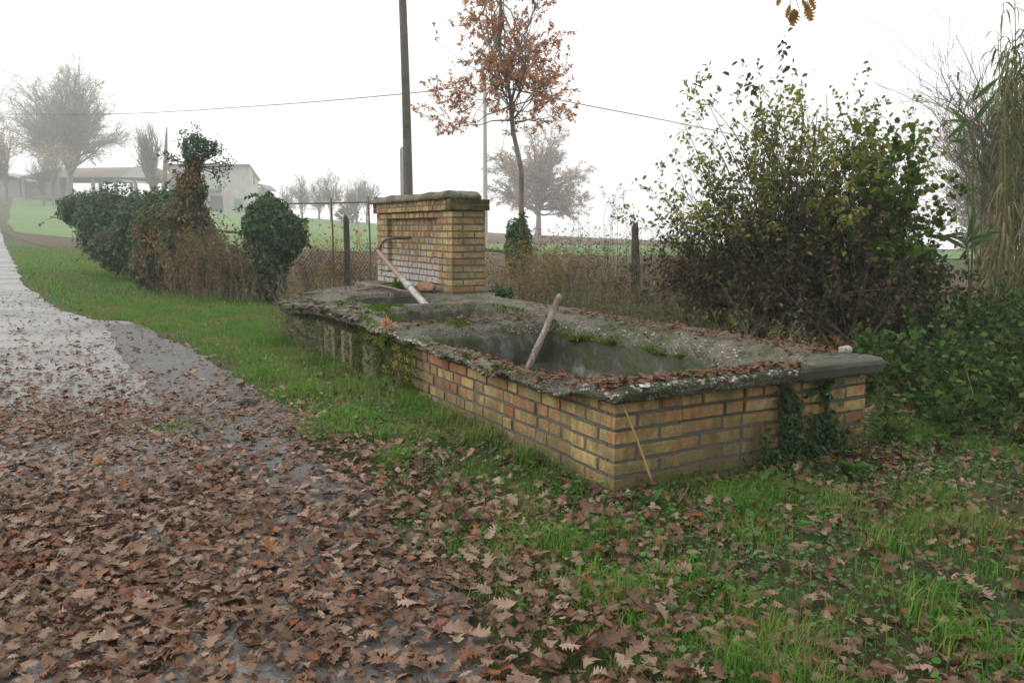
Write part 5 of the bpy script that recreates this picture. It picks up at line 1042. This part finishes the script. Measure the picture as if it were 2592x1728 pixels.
# ------------------------------------------------------------------ trees
def tree(name, label, base, top, r0, crown_targets, n2, n3, n4, leaf=None, bark='bark', cat='tree', group=None, seed=0, trunk=None, l2=(.5, 1.2), l3=(.3, .8), l4=(.15, .4), up=.15, sides=5, minr=.002, fork=(.3, 1.), sag=.12, wob=.06, spread=.6, limb_r=.42):
    g = rng_(seed); base = np.array(base, float); top = np.array(top, float)
    tp = catmull(trunk, 16) if trunk is not None else catmull([base, lerp(base, top, .35) + g.normal(0, .03, 3) * np.linalg.norm(top - base), top], 12); k = len(tp)
    tr = lerp(r0 * 1.15, r0 * .35, np.linspace(0, 1, k) ** .9); tr[0] *= 1.25
    n1 = len(crown_targets); t = g.uniform(*fork, n1); s, _ = pathlerp(np.repeat(tp[None], n1, 0), t); P, r1 = limbs(s, crown_targets, g, r0 * limb_r * g.uniform(.6, 1.1, n1), 9, sag, wob, .2)
    mb = MB(); V, F = tubes(tp[None], tr[None], 10); mb.add(V, F); r1 = np.maximum(r1, minr); V, F = tubes(P, r1, sides); mb.add(V, F)
    C, r2 = grow(P, r1, n2, (.25, 1), l2, spread, up, g, 6, .6, .1); r2 = np.maximum(r2, minr); V, F = tubes(C, r2, 4); mb.add(V, F); last = C
    if n3: D, r3 = grow(C, r2, n3, (.15, 1), l3, .8, up * .7, g, 5, .65, .12); r3 = np.maximum(r3, minr); V, F = tubes(D, r3, 3); mb.add(V, F); last = D
    if n4: E_, r4 = grow(last, r3, n4, (.15, 1), l4, .8, up * .5, g, 4, .7, .1); r4 = np.maximum(r4, minr * .8); V, F = tubes(E_, r4, 3); mb.add(V, F); last = E_
    rt = empty(name, tuple(base), label, cat, group); mb.build('trunk', M[bark], rt, True)
    if leaf:
        nl, size, m, tm, tr_ = leaf; q, f, nr, s = leaf_on(last, nl, g, size, tr_, size[1] * .2, .5); leaf_cloud('crown', q, f, nr, s, tm, M[m], rt, (0, .5), (-.2, .4), seed)
    return rt
def base_at(u, v, Y): p = at(u, v, Y); return np.array([p[0], p[1], ground_z(p[0], p[1])])
def trees():
    g = rng_(101)
    # young oak with russet leaves
    Y = 12.7; px = [(1318, 690), (1320, 634), (1322, 551), (1317, 497), (1322, 452), (1310, 385), (1298, 331), (1294, 290), (1292, 249), (1281, 199), (1269, 157), (1262, 90), (1268, 0), (1275, -60)]
    tp = [at(u, v, Y) for u, v in px]; tp[0] = base_at(1318, 690, Y); poly = [(1115, 170), (1150, 110), (1160, 20), (1180, -60), (1400, -60), (1420, 60), (1450, 110), (1465, 200), (1470, 270), (1440, 330), (1380, 350), (1290, 350), (1230, 360), (1180, 350), (1115, 320), (1130, 240)]
    T = in_poly_targets(poly, Y, 60, g, .6)
    tree('young_oak', 'slender young oak with russet leaves behind the fountain wall', tp[0], tp[-1], .045, T, 260, 620, 0, (11500, (.028, .066), 'oak_brown', OVAL, (.15, 1)), 'bark_grey', seed=102, trunk=tp, l2=(.22, .55), l3=(.12, .3), up=.22, fork=(.42, .97), sag=.03, minr=.003, limb_r=.33)
    g2 = rng_(4); 
    # far oak behind it
    Y = 115; poly = [(1240, 470), (1260, 400), (1300, 350), (1380, 330), (1450, 360), (1480, 420), (1500, 500), (1490, 560), (1430, 540), (1360, 490), (1300, 520), (1245, 500)]
    T = in_poly_targets(poly, Y, 60, g, 3.2); b = base_at(1361, 597, Y)
    tree('far_oak', 'broad misty oak with pale brown leaves in the field behind the young oak', b, at(1362, 470, Y), .48, T, 600, 2000, 0, (20000, (.18, .36), 'oak_far', QUAD, (.1, 1)), 'bark_far', seed=104, l2=(1.2, 2.6), l3=(.6, 1.4), up=.0, minr=.02, fork=(.55, 1), sag=.06)
    # big bare tree on the left rise
    Y = 125; poly = [(15, 330), (20, 260), (60, 210), (130, 195), (200, 195), (250, 240), (300, 320), (312, 370), (270, 390), (220, 340), (150, 350), (70, 390), (30, 370)]
    T = in_poly_targets(poly, Y, 80, g, 3.4); b = base_at(172, 500, Y)
    tree('bare_tree', 'large bare rounded tree above the open shed', b, at(178, 385, Y), .60, T, 800, 2600, 5000, (16000, (.12, .24), 'oak_far', QUAD, (.3, 1)), 'bark_far', seed=105, l2=(1.6, 4.0), l3=(1.0, 2.2), l4=(.6, 1.4), up=.06, minr=.018, fork=(.62, 1), sag=.10)
    # other left trees
    def bare(name, label, u, vb, Y, poly, r0, ft, n, seed, leaf=None, gr=None, minr=.012, ls=1.0, up=.2):
        Y = Y * 2; r0 = r0 * 2; minr = minr * 1.5; ls = ls * 2
        if leaf: leaf = (leaf[0], (leaf[1][0] * 2, leaf[1][1] * 2)) + leaf[2:]
        T = in_poly_targets(poly, Y, n, g, 1.0); b = base_at(u, vb, Y); return tree(name, label, b, at(u, ft, Y), r0, T, n * 9, n * 26, 0, leaf, 'bark_far', group=gr, seed=seed, l2=(.5 * ls, 1.1 * ls), l3=(.3 * ls, .7 * ls), up=up, minr=minr, fork=(.4, 1))
    bare('bare_tree', 'thin pale tree with yellowish leaves at the left edge of the picture', 14, 500, 55, [(-40, 330), (0, 290), (40, 320), (45, 380), (20, 420), (-40, 430)], .12, 400, 20, 110, (700, (.12, .22), 'far_yellow', QUAD, (.2, 1)))
    bare('bare_tree', 'faint bare tree leaving the frame at the far left', -60, 490, 70, [(-150, 200), (0, 130), (10, 200), (15, 260), (-100, 340)], .25, 380, 20, 111, ls=1.6)
    bare('small_tree', 'small tree with yellow leaves under the big bare tree', 135, 500, 58, [(90, 400), (120, 375), (190, 395), (170, 440), (110, 430)], .06, 440, 12, 112, (600, (.12, .2), 'far_yellow', QUAD, (.2, 1)))
    bare('small_tree', 'dark small bare tree in front of the open shed', 108, 502, 56, [(70, 440), (85, 410), (130, 415), (140, 450), (110, 470)], .09, 460, 12, 113)
    bare('upright_bush', 'upright bare pollard with many thin shoots right of the open shed', 392, 480, 50, [(340, 400), (345, 345), (375, 325), (395, 345), (400, 400), (385, 440)], .28, 440, 40, 114, ls=.7, up=.5)
    # orchard trees on the rise
    spots = [(765, 553, 470, 740, 800, 455), (838, 553, 440, 800, 880, 465), (905, 558, 480, 870, 930, 465), (930, 560, 450, 900, 960, 462), (808, 553, 480, 770, 850, 480), (882, 557, 490, 850, 910, 485), (722, 548, 490, 700, 745, 485)]
    names_ = ['bare orchard tree at the left end of the small orchard on the rise', 'tallest bare orchard tree in the middle of the row on the rise', 'leaning bare orchard tree just left of the gate corner post', 'rightmost bare orchard tree beside the fountain wall', 'low spreading orchard tree left of the tallest one', 'small bushy orchard tree right of the tallest one', 'faint orchard tree just right of the ivy mound']
    for i, (u, vb, vt, u0, u1, vf) in enumerate(spots):
        Y = 60 + i * 1.2; top = vt - 20
        if i == 1: top = 440
        bare('orchard_tree', names_[i], u, vb, Y, [(u0, vf + 50), (u0 + 5, top + 25), ((u0 + u1) / 2, top), (u1 - 5, top + 25), (u1, vf + 50)], .10, vb - 40, 16, 120 + i, None, 'bare orchard trees on the rise', .012, .75)
    P, d = envelope_points([blob(850, 905, 527, 560, 122, 1.6)], 500, g); n = len(P); o = leaf_cloud('field_bush', P, norm(g.normal(0, 1, (n, 3))), norm(d + g.normal(0, .4, (n, 3))), g.uniform(.3, .6, n), QUAD, M['far_green'], None, seed=3); tag(o, 'low green bush among the orchard trees', 'bush')
    # right: bare tree, far brown tree
    Y = 10.5; T = in_poly_targets([(2290, 180), (2340, 130), (2400, 60), (2430, 110), (2460, 200), (2560, 330), (2560, 520), (2480, 520), (2300, 420), (2320, 300)], Y, 26, g, .5)
    tree('bare_tree', 'thin bare grey tree between the big shrub and the reeds', base_at(2560, 760, Y), at(2560, 330, Y), .05, T, 150, 420, 0, None, 'bark_grey', seed=130, l2=(.3, .9), l3=(.15, .45), up=.15, minr=.0025, fork=(.45, .95), sag=.1, limb_r=.35)
    Y = 80; poly = [(2360, 420), (2400, 340), (2440, 280), (2520, 240), (2640, 230), (2700, 350), (2700, 600), (2560, 620), (2440, 560), (2370, 480)]
    T = in_poly_targets(poly, Y, 70, g, 3); b = base_at(2502, 640, Y); tree('far_oak', 'large brownish misty tree beyond the field at the right', b, at(2502, 430, Y), .42, T, 620, 1900, 0, (24000, (.22, .46), 'far_red', QUAD, (.1, 1)), 'bark_far', seed=132, l2=(1.4, 3.0), l3=(.8, 1.8), up=.05, minr=.016, fork=(.3, 1), sag=.06)
    T = in_poly_targets([(2380, 560), (2440, 520), (2560, 540), (2600, 620), (2450, 640)], 76, 20, g, 2.0); tree('field_tree', 'pale green small tree below the misty brown tree', base_at(2460, 640, 76), at(2460, 600, 76), .16, T, 160, 500, 0, (3500, (.2, .4), 'far_green', QUAD, (.1, 1)), 'bark_far', seed=133, l2=(.8, 1.8), l3=(.6, 1.2), minr=.01)
    # the tall oak whose crown hangs over this side of the trough; only one twig reaches into the frame
    cg = rng_(150); T = norm(cg.normal(0, 1, (70, 3))) * cg.uniform(.5, 1, (70, 1)) * [3.6, 4.2, 2.6] + [3.7, 1.6, 7.4]; T = T[T[:, 2] > 2.4 + .34 * np.maximum(T[:, 1], 0)]
    rt = tree('oak_tree', 'tall oak with only a twig of green red leaves hanging into the top edge', gp(5.0, -2.6), (4.3, .2, 6.3), .22, T, 300, 900, 0, (20000, (.11, .18), 'oak_green_red', OVAL, (.1, 1)), 'bark_dark', seed=151, l2=(.6, 1.4), l3=(.3, .8), up=.05, minr=.004, fork=(.5, 1))
    Y = 4.2; A_ = at(2010, -160, Y); H_ = np.array([2.6, 3.6, 3.9]); tube_obj('hanging_limb', [(4.6, .2, 6.6), (3.6, 2.2, 5.2), tuple(H_), tuple(A_)], [.03, .02, .012, .005], M['bark'], rt, 6, 24)
    tg = np.array([at(u, v, Y) for u, v in [(2025, 30), (1975, 5), (2050, 20), (2000, 20), (1985, -20), (2060, -60)]])
    P, r = limbs(A_, tg, g, .005, 8, .02, .05, .3); V, F = tubes(P, r, 5); np_mesh('twig', V, [F], M['bark'], rt)
    q = np.array([at(u, v, Y) for u, v in [(2012, 22), (2022, 30), (2040, 12), (1975, -8), (2030, 0), (2000, 12), (2046, -10), (1990, -30), (2060, -40)]]); tgt = np.array([at(u, v, Y) for u, v in [(2006, 60), (2000, 50), (2052, 48), (1968, 12), (2044, 22), (1992, 40), (2060, 20), (1960, -20), (2090, -20)]])
    f = norm(tgt - q); n = len(q); leaf_cloud('twig_leaves', q, f, norm(g.normal(0, .35, (n, 3)) + [0, -1, 0]), np.linalg.norm(tgt - q, axis=1) * 1.15, OAK, M['oak_green_red'], rt, seed=7)
trees()
def reeds():
    g = rng_(141); n = 170; y = g.uniform(9.0, 12.0, n); x = y * .572 + g.uniform(0, 1, n) ** 1.3 * 2.6; z = ground_z(x, y); B = np.stack([x, y, z], 1); h = g.uniform(2.6, 3.9, n) * np.interp(x - y * .572, [0, .3, 1.2], [.85, 1.0, 1.25])
    T = B + np.stack([g.normal(.05, .18, n), g.normal(0, .2, n), h], 1); P, r = limbs(B, T, g, .011, 9, .03, .02, .4); rt = empty('reed_clump', tuple(B.mean(0)), 'tall clump of giant reeds with drooping tan and green leaves at the right edge', 'reeds')
    V, F = tubes(P, r, 5); np_mesh('canes', V, [F], M['reed'], rt)
    def long_leaves(name, nl, m, tr, ln, wd, seed):
        g = rng_(seed); par = g.integers(0, n, nl); s, d = pathlerp(P[par], g.uniform(*tr, nl)); th = g.uniform(0, 6.28, nl); o = np.stack([np.cos(th), np.sin(th), 0 * th], 1); L = g.uniform(*ln, nl)[:, None]; k = 6; t = np.linspace(0, 1, k)
        dr = g.uniform(.6, 1.5, nl)[:, None]; C = s[:, None] + o[:, None] * (L * (t - .25 * t ** 2))[..., None] * .6 + np.array([0, 0, 1.]) * (L * (.75 * t - dr * t ** 2))[..., None]
        sd = np.cross(o, [0, 0, 1.]); w = (g.uniform(*wd, nl)[:, None] * np.sin(np.clip(t * .93 + .07, 0, 1) * math.pi)[None] ** .6)[..., None] * .5; VV = np.stack([C - sd[:, None] * w, C + sd[:, None] * w], 2).reshape(-1, 3); i = np.arange(k - 1) * 2; f = np.stack([i, i + 1, i + 3, i + 2], 1)
        np_mesh(name, VV, [(f[None] + (np.arange(nl) * k * 2)[:, None, None]).reshape(-1, 4)], m, rt)
    long_leaves('dry_leaves', 12000, M['reed'], (.12, .97), (.2, .5), (.009, .02), 1); long_leaves('green_leaves', 1500, M['reed_green'], (.7, 1), (.3, .6), (.02, .035), 2)
    # separate small cane with green blades left of the clump
    k = 0
    for (u, v, vb, lab) in [(2462, 230, 640, 'single green reed top standing left of the reed clump'), (2448, 590, 760, 'short grey green reed among the brambles')]:
        Y = 7.6; t = at(u, v, Y); b = base_at(u + 10, vb, Y); rr = empty('reed', tuple(b), lab, 'reed'); tube_obj('cane', [b, lerp(b, t, .5) + [.02, 0, 0], t], [.009, .008, .004], M['reed'], rr, 6, 10)
        g3 = rng_(5 + k); m = 9; q = b + (t - b) * g3.uniform(.8, 1, m)[:, None]; f = norm(np.stack([g3.normal(0, .5, m), g3.normal(0, .3, m), g3.uniform(-.5, 1, m)], 1)); leaf_cloud('leaves', q, f, norm(g3.normal(0, .3, (m, 3)) + [0, -1, .2]), g3.uniform(.2, .36, m), NARROW, M['reed_green'], rr, (.2, .8), (0, .3), 3, width=.8); k += 1
reeds()
# ------------------------------------------------------------------ posts, gate, poles, wires
def fence_things():
    # old gate frame with chain link
    Y0, Y1 = 13.4, 12.3; TLp = at(742, 515, Y0); TR = at(948, 513, Y1); b0 = np.array([TLp[0], TLp[1], 0]); b1 = np.array([TR[0], TR[1], 0]); zt = (TLp[2] + TR[2]) / 2
    G = lambda s, z: np.array([lerp(b0[0], b1[0], s), lerp(b0[1], b1[1], s), z]); gz = lambda s: float(ground_z(G(s, 0)[0], G(s, 0)[1]))
    rt = empty('wire_gate', tuple(G(.5, gz(.5))), 'rusty tube gate with sagging chain link left of the fountain wall', 'gate')
    tube_obj('top_rail', [G(-.05, zt + .01), G(.5, zt), G(1.02, zt)], [.012] * 3, M['rust'], rt, 8, 12); mid = at(820, 558, 13)[2]
    for s in (.49, .93): tube_obj('upright', [G(s, gz(s)), G(s + .01, .7), G(s, zt + .08)], [.013] * 3, M['rust'], rt, 8, 8)
    tube_obj('top_hook', [G(.985, zt), G(1.0, zt + .05), G(1.03, zt + .07)], [.01] * 3, M['rust'], rt, 6, 6)
    W_ = []; dlt = .075; L = np.linalg.norm(b1 - b0); zl, zh = .35, .92; nn = int(L / dlt)
    sag = lambda s: -.16 * np.sin(np.clip(s, 0, 1) * math.pi) ** 2
    for i in range(-8, nn + 8):
        for sg in (1, -1):
            t = np.linspace(0, 1, 9); s = (i * dlt + sg * t * (zh - zl) * .9) / L; m = (s >= 0) & (s <= 1)
            if m.sum() < 4: continue
            s_ = np.interp(np.linspace(0, 1, 8), np.linspace(0, 1, m.sum()), s[m]); t_ = np.interp(np.linspace(0, 1, 8), np.linspace(0, 1, m.sum()), t[m])
            W_.append([G(a, lerp(zl, zh + sag(a), b)) for a, b in zip(s_, t_)])
    P = np.array(W_); V, F = tubes(P, np.full(P.shape[:2], .0038), 3); np_mesh('chain_link', V, [F], M['rust'], rt)
    tube_obj('top_wire', [G(s, zh + sag(s)) for s in np.linspace(0, 1, 9)], [.003] * 9, M['rust'], rt, 4, 20)
    # wooden posts
    def post(u, vt, vb, Y, w, lab, lean=0, notch=0, seed=0):
        b = base_at(u, vb, Y); t = at(u + lean, vt, Y); P = catmull([b - [0, 0, .05], lerp(b, t, .5) + [.01, 0, 0], t], 16); th = np.arange(10) * .6283; rg = rng_(seed); rr = w * (1 + .12 * np.sin(th * 2 + seed))[None] * (1 + .08 * rg.normal(0, 1, (16, 1))) + rg.normal(0, w * .04, (16, 10)); rr[-1] *= .75
        V = P[:, None] + rr[..., None] * np.stack([np.cos(th), np.sin(th), 0 * th], 1)[None]; V = V.reshape(-1, 3); V[-10:, 2] += rg.normal(0, w * .5, 10); n_ = len(V); V = np.concatenate([V, [P[-1]]]); j = np.arange(10)
        o = np_mesh('fence_post', V, [grid_faces(10, 16, True), np.stack([j + n_ - 10, (j + 1) % 10 + n_ - 10, np.full(10, n_)], 1)], M['post_wood'], None, True); tag(o, lab, 'post')
    post(878, 550, 735, 13.0, .043, 'dark weathered post among yellow vine leaves in front of the gate', -2, seed=1)
    post(1603, 565, 740, 10.6, .042, 'dark mossy post in the weeds left of the big shrub', 5, seed=2)
    post(1612, 600, 745, 10.4, .03, 'thin companion post just right of the dark mossy post', 0, seed=3)
    # rails
    o = tube_obj('fence_rail', [at(540, 583, 13.4), at(590, 588, 13.2), at(640, 595, 13)], [.022, .02, .02], M['post_wood'], None, 7, 10); tag(o, 'horizontal wooden rail running into the ivy mound', 'rail')
    o = tube_obj('fence_rail', [at(1222, 632, 14), at(1290, 638, 13.2)], [.03, .03], M['post_wood'], None, 7, 8); tag(o, 'dark rail right of the fountain wall', 'rail')
    # leaning dark post by the column
    b = base_at(405, 470, 80); t = at(422, 322, 80); o = tube_obj('leaning_pole', [b, lerp(b, t, .6) + [.03, 0, 0], t], [.32, .22, .06], M['bark_far'], None, 7, 12); tag(o, 'dark tapering pole leaning right of the bare pollard', 'pole')
    # utility pole
    Y = 20; b = base_at(1036, 600, Y); t = at(1013, -160, Y); o = tube_obj('utility_pole', [b, lerp(b, t, .5) + [.03, 0, 0], t], [.125, .10, .085], M['pole_wood'], None, 14, 24); tag(o, 'tall dark wooden utility pole behind the fountain wall', 'utility pole')
    Y = 21.5; b = base_at(1022, 600, Y); t = at(1020, 377, Y); mb = MB(); box(mb, (b + t) / 2, (.13, .13, t[2] - b[2])); box(mb, t + [0, 0, .02], (.1, .1, .05)); o = mb.build('concrete_post', M['conc_pole']); tag(o, 'pale concrete post half hidden behind the wooden utility pole', 'post')
    Y = 27; b = base_at(1229, 620, Y); t = at(1227, 190, Y); P = catmull([b, t], 10)[None]; V, F = tubes(P, np.linspace(.085, .05, 10)[None], 8); o = np_mesh('concrete_pole', V, [F], M['conc_pole'], None, True); tag(o, 'slim pale concrete pole seen through the young oak', 'utility pole'); w0 = at(1228, 212, Y)
    def wire(P, lab): o = tube_obj('overhead_wire', P, [.016] * len(P), M['wire'], None, 4, 40); tag(o, lab, 'wire')
    wire([w0, at(1019, 238, 29.5), at(660, 268, 38), at(310, 288, 50), at(0, 289, 62), at(-200, 280, 70)], 'overhead wire sagging left from the concrete pole past the bare tree')
    wire([w0, at(1445, 259, 29), at(1719, 312, 32), at(2000, 372, 36), at(2300, 440, 41)], 'overhead wire falling right from the concrete pole behind the big shrub')
    o = tube_obj('fence_wire', [at(1210, 655, 12.4), at(1400, 668, 11.5), at(1610, 672, 10.5)], [.003] * 3, M['rust'], None, 4, 12); tag(o, 'thin wire strung behind the trough to the dark post', 'wire')
    # wood chunk on the road edge
    c = atz(625, 1020, .02); mb = MB(); g = rng_(3)
    for i in range(5):
        a = g.uniform(-.5, .5); d = np.array([math.cos(a), math.sin(a), .1]) * .07; P = np.stack([c - d + g.normal(0, .012, 3), c + [0, 0, .02], c + d + g.normal(0, .012, 3)])[None]; V, F = tubes(P, np.array([[.004, .014, .005]]), 6); mb.add(V, F)
    tag(mb.build('wood_fragment', M['post_wood'], None, True), 'rotten splinter of wood at the asphalt edge', 'wood')
    # loose twigs upright near wall
    k = 0
    for (a, b, lab) in [((2445, 935), (2480, 1090), 'pale dry stalk right of the trough in the undergrowth'), ((2400, 960), (2470, 1040), 'thin leaning twig crossing the pale stalk at right'), ((1745, 1225), (1700, 1290), 'short bare twig in the leaves before the end wall')]:
        B_ = hit(*b); A_ = at(a[0], a[1], B_[1] + .1); o = tube_obj('twig', [B_, lerp(A_, B_, .5) + [.01, 0, 0], A_], [.004, .003, .0015], M['stick'], None, 5, 10); tag(o, lab, 'twig')
fence_things()
# ------------------------------------------------------------------ far buildings
def buildings():
    # open shed with low hipped roof
    Y = 132.0; sc = Y / FPX
    z = lambda v: at(200, v, Y)[2]; x = lambda u: at(u, 450, Y)[0]
    rt = empty('open_shed', (x(220), Y + 3, float(ground_z(x(220), Y))), 'long open sided farm shed with dull fibre roof on the rise at left', 'shed')
    e, r = z(447), z(418); x0, x1 = x(50), x(388); xr0, xr1 = x(95), x(362); D = 14.0
    V = [(x0, Y, e), (x1, Y, e - .1), (x1 - .3, Y + D, e), (x0, Y + D, e), (xr0, Y + D * .5, r), (xr1, Y + D * .35, r + .1)]
    V2 = [(a, b, c - .26) for a, b, c in V]; mb = MB(); mb.add(np.array(V + V2), np.array([(0, 1, 5, 4), (2, 3, 4, 5), (7, 6, 10, 11), (9, 8, 11, 10), (0, 6, 7, 1), (2, 8, 9, 3)]), np.array([(3, 0, 4), (1, 2, 5), (6, 9, 10), (8, 7, 11)])); mb.build('roof', M['roof'], rt)
    mb = MB(); mb.add(np.array([(x(300), Y - .02, e - .12), (x1 - .05, Y - .02, e - .2), (x(362), Y - .04, r - .25), (x(345), Y - .04, r - .15), (x(300), Y + .05, e - .12), (x1 - .05, Y + .05, e - .2), (x(362), Y + .05, r - .25), (x(345), Y + .05, r - .15)]), np.array([(0, 1, 2, 3), (7, 6, 5, 4), (0, 4, 5, 1), (1, 5, 6, 2), (2, 6, 7, 3), (3, 7, 4, 0)])); mb.build('gable_sheet', M['white'], rt)
    for u in (56, 145, 232, 290, 340, 386): 
        for yy in (Y + .3, Y + D - .4):
            if yy > Y + 1 and u in (56, 386): continue
            mb = MB(); g0 = float(ground_z(x(u), yy)) - .2; box(mb, (x(u), yy, (g0 + e - .2) / 2), (.42, .42, e - .2 - g0)); mb.build('pillar', M['dull'], rt)
    mb = MB(); box(mb, ((x(300) + x(372)) / 2, Y + .2, z(459)), (x(372) - x(300), .2, .34), ax=(norm(np.array([1, 0, -.09])), np.array([0, 1., 0]), norm(np.array([.09, 0, 1])))); mb.build('cross_beam', M['white'], rt)
    mb = MB(); g0 = float(ground_z(x(55), Y + 4)); box(mb, (x(65), Y + 9, g0 + 1.6), (5.2, .3, 4.2)); mb.build('back_wall', M['dull'], rt)
    # things under the shed roof: not recognisable, left as dark logs
    mb = MB(); g0 = float(ground_z(x(90), Y + 2))
    P = np.array([[(x(60), Y + 2, g0 + .4), (x(95), Y + 2, g0 + .45), (x(118), Y + 2.2, g0 + .25)]]); V, F = tubes(P, np.array([[.25, .25, .2]]), 6); mb.add(V, F); o = mb.build('log', M['dull']); tag(o, 'dull log lying under the shed at its left end', 'log')
    # red roofed hut at the far left
    Yh = 140; xh = lambda u: at(u, 450, Yh)[0]; zh = lambda v: at(20, v, Yh)[2]
    rt = empty('small_hut', (xh(10), Yh + 2, float(ground_z(xh(10), Yh))), 'grey hut with faded red roof at the far left edge', 'hut'); g0 = float(ground_z(xh(20), Yh)) - .3
    mb = MB(); box(mb, ((xh(-60) + xh(48)) / 2, Yh + 4, (g0 + zh(457)) / 2), (xh(48) - xh(-60), 8, zh(457) - g0)); mb.build('wall', M['dull'], rt)
    mb = MB(); prism(mb, [(xh(-70), zh(452)), (xh(-5), zh(435)), (xh(82), zh(458)), (xh(82), zh(460)), (xh(-5), zh(438)), (xh(-70), zh(455))], Yh - .8, Yh + 8.8); mb.build('roof', M['tile'], rt)
    # plain rendered house
    Y = 145; sc = FPX / Y; x = lambda u: at(u, 450, Y)[0]; z = lambda v: at(540, v, Y)[2]
    g0 = float(ground_z(x(540), Y)) - .3; xa, xb = x(432), x(632); top = z(421); D = 16.0; xc = 0
    rt = empty('farmhouse', ((xa + xb) / 2, Y + 4, g0), 'plain pale rendered farm building with shallow roof behind the ivy', 'house')
    # front wall faces the camera, gable side recedes to the right
    yb = Y + D; xs = at(653, 450, yb)[0]; xk = at(443, 450, yb)[0]; zk = at(653, 459, yb)[2]
    Vw = np.array([(xa, Y, g0), (xb, Y, g0), (xb, Y, top), (xa, Y, top + .02), (xk, yb, g0), (xs, yb, g0), (xs, yb, zk), (xk, yb, zk)])
    mb = MB(); mb.add(Vw, np.array([(0, 1, 2, 3), (1, 5, 6, 2), (5, 4, 7, 6), (4, 0, 3, 7)])); mb.build('wall', M['render'], rt)
    dz = .3; o = .6; Vr = np.array([(xa - o, Y - o, top + .05), (xb + .25, Y - o, top + .05), (xs + .3, yb + o, zk + .05), (xk - o, yb + o, zk + .05)]); mb = MB(); mb.add(np.concatenate([Vr, Vr + [0, 0, dz]]), np.array([(3, 2, 1, 0), (4, 5, 6, 7), (0, 1, 5, 4), (1, 2, 6, 5), (2, 3, 7, 6), (3, 0, 4, 7)])); mb.build('roof', M['roof_grey'], rt)
    def rect(name, u0, u1, v0, v1, m, d=.12, par=rt, sy=0): 
        mb = MB(); box(mb, ((x(u0) + x(u1)) / 2, Y - d / 2 + .02 + sy, (z(v0) + z(v1)) / 2), (x(u1) - x(u0), d, z(v0) - z(v1))); return mb.build(name, M[m], par)
    dr = rect('garage_door', 530, 562, 496, 536, 'dark'); dr2 = rect('door', 590, 612, 503, 540, 'green_paint'); rect('window', 545, 560, 470, 488, 'dark')
    mb = MB(); prism(mb, [(x(512), z(478)), (x(552), z(478)), (x(552), z(481)), (x(512), z(481))], Y - 2.4, Y); mb.build('awning', M['pale_green'], rt); rect('awning_panel', 514, 550, 464, 484, 'pale_green', .16)
    # side window
    t = .45; cx, cy = lerp(xb, xs, t), lerp(Y, yb, t); sdv = norm(np.array([xs - xb, yb - Y, 0])); nv = np.array([sdv[1], -sdv[0], 0]); mb = MB(); box(mb, np.array([cx, cy, z(449)]) + nv * .01, (1.9, .1, 1.6), ax=(sdv, nv, np.array([0, 0, 1.]))); mb.build('window', M['dark'], rt)
    # lean-to
    Yl = 161.8; q = lambda u, v: at(u, v, Yl); xl0, xl1 = q(648, 480)[0], q(662, 480)[0]; mb = MB(); box(mb, ((xl0 + xl1) / 2, Yl + 3.2, (g0 + q(650, 474)[2]) / 2), (xl1 - xl0, 6.0, q(650, 474)[2] - g0)); mb.build('lean_to', M['render'], rt)
    mb = MB(); prism(mb, [(xl0, q(650, 464)[2]), (xl1 - .2, q(650, 466)[2]), (xl1 + .9, q(650, 478)[2]), (xl1 + .9, q(650, 482)[2]), (xl1 - .2, q(650, 471)[2]), (xl0, q(650, 470)[2])], Yl - .4, Yl + 6.8); mb.build('lean_to_roof', M['roof_grey'], rt)
    P, d = envelope_points([blob(648, 668, 490, 512, 138, 1.0)], 160, rng_(3)); n = len(P); o = leaf_cloud('garden_bush', P, norm(rng_(4).normal(0, 1, (n, 3))), norm(d), np.full(n, .42), QUAD, M['bright_leaf'], None, seed=3); tag(o, 'small bright green bush at the right corner of the farm building', 'bush')
def bmats():
    n = N('roof_grey'); M['roof_grey'] = n.done(n.mix(n.noise(2, 4), (.10, .10, .10), (.17, .165, .16)), .9)
bmats()
buildings()
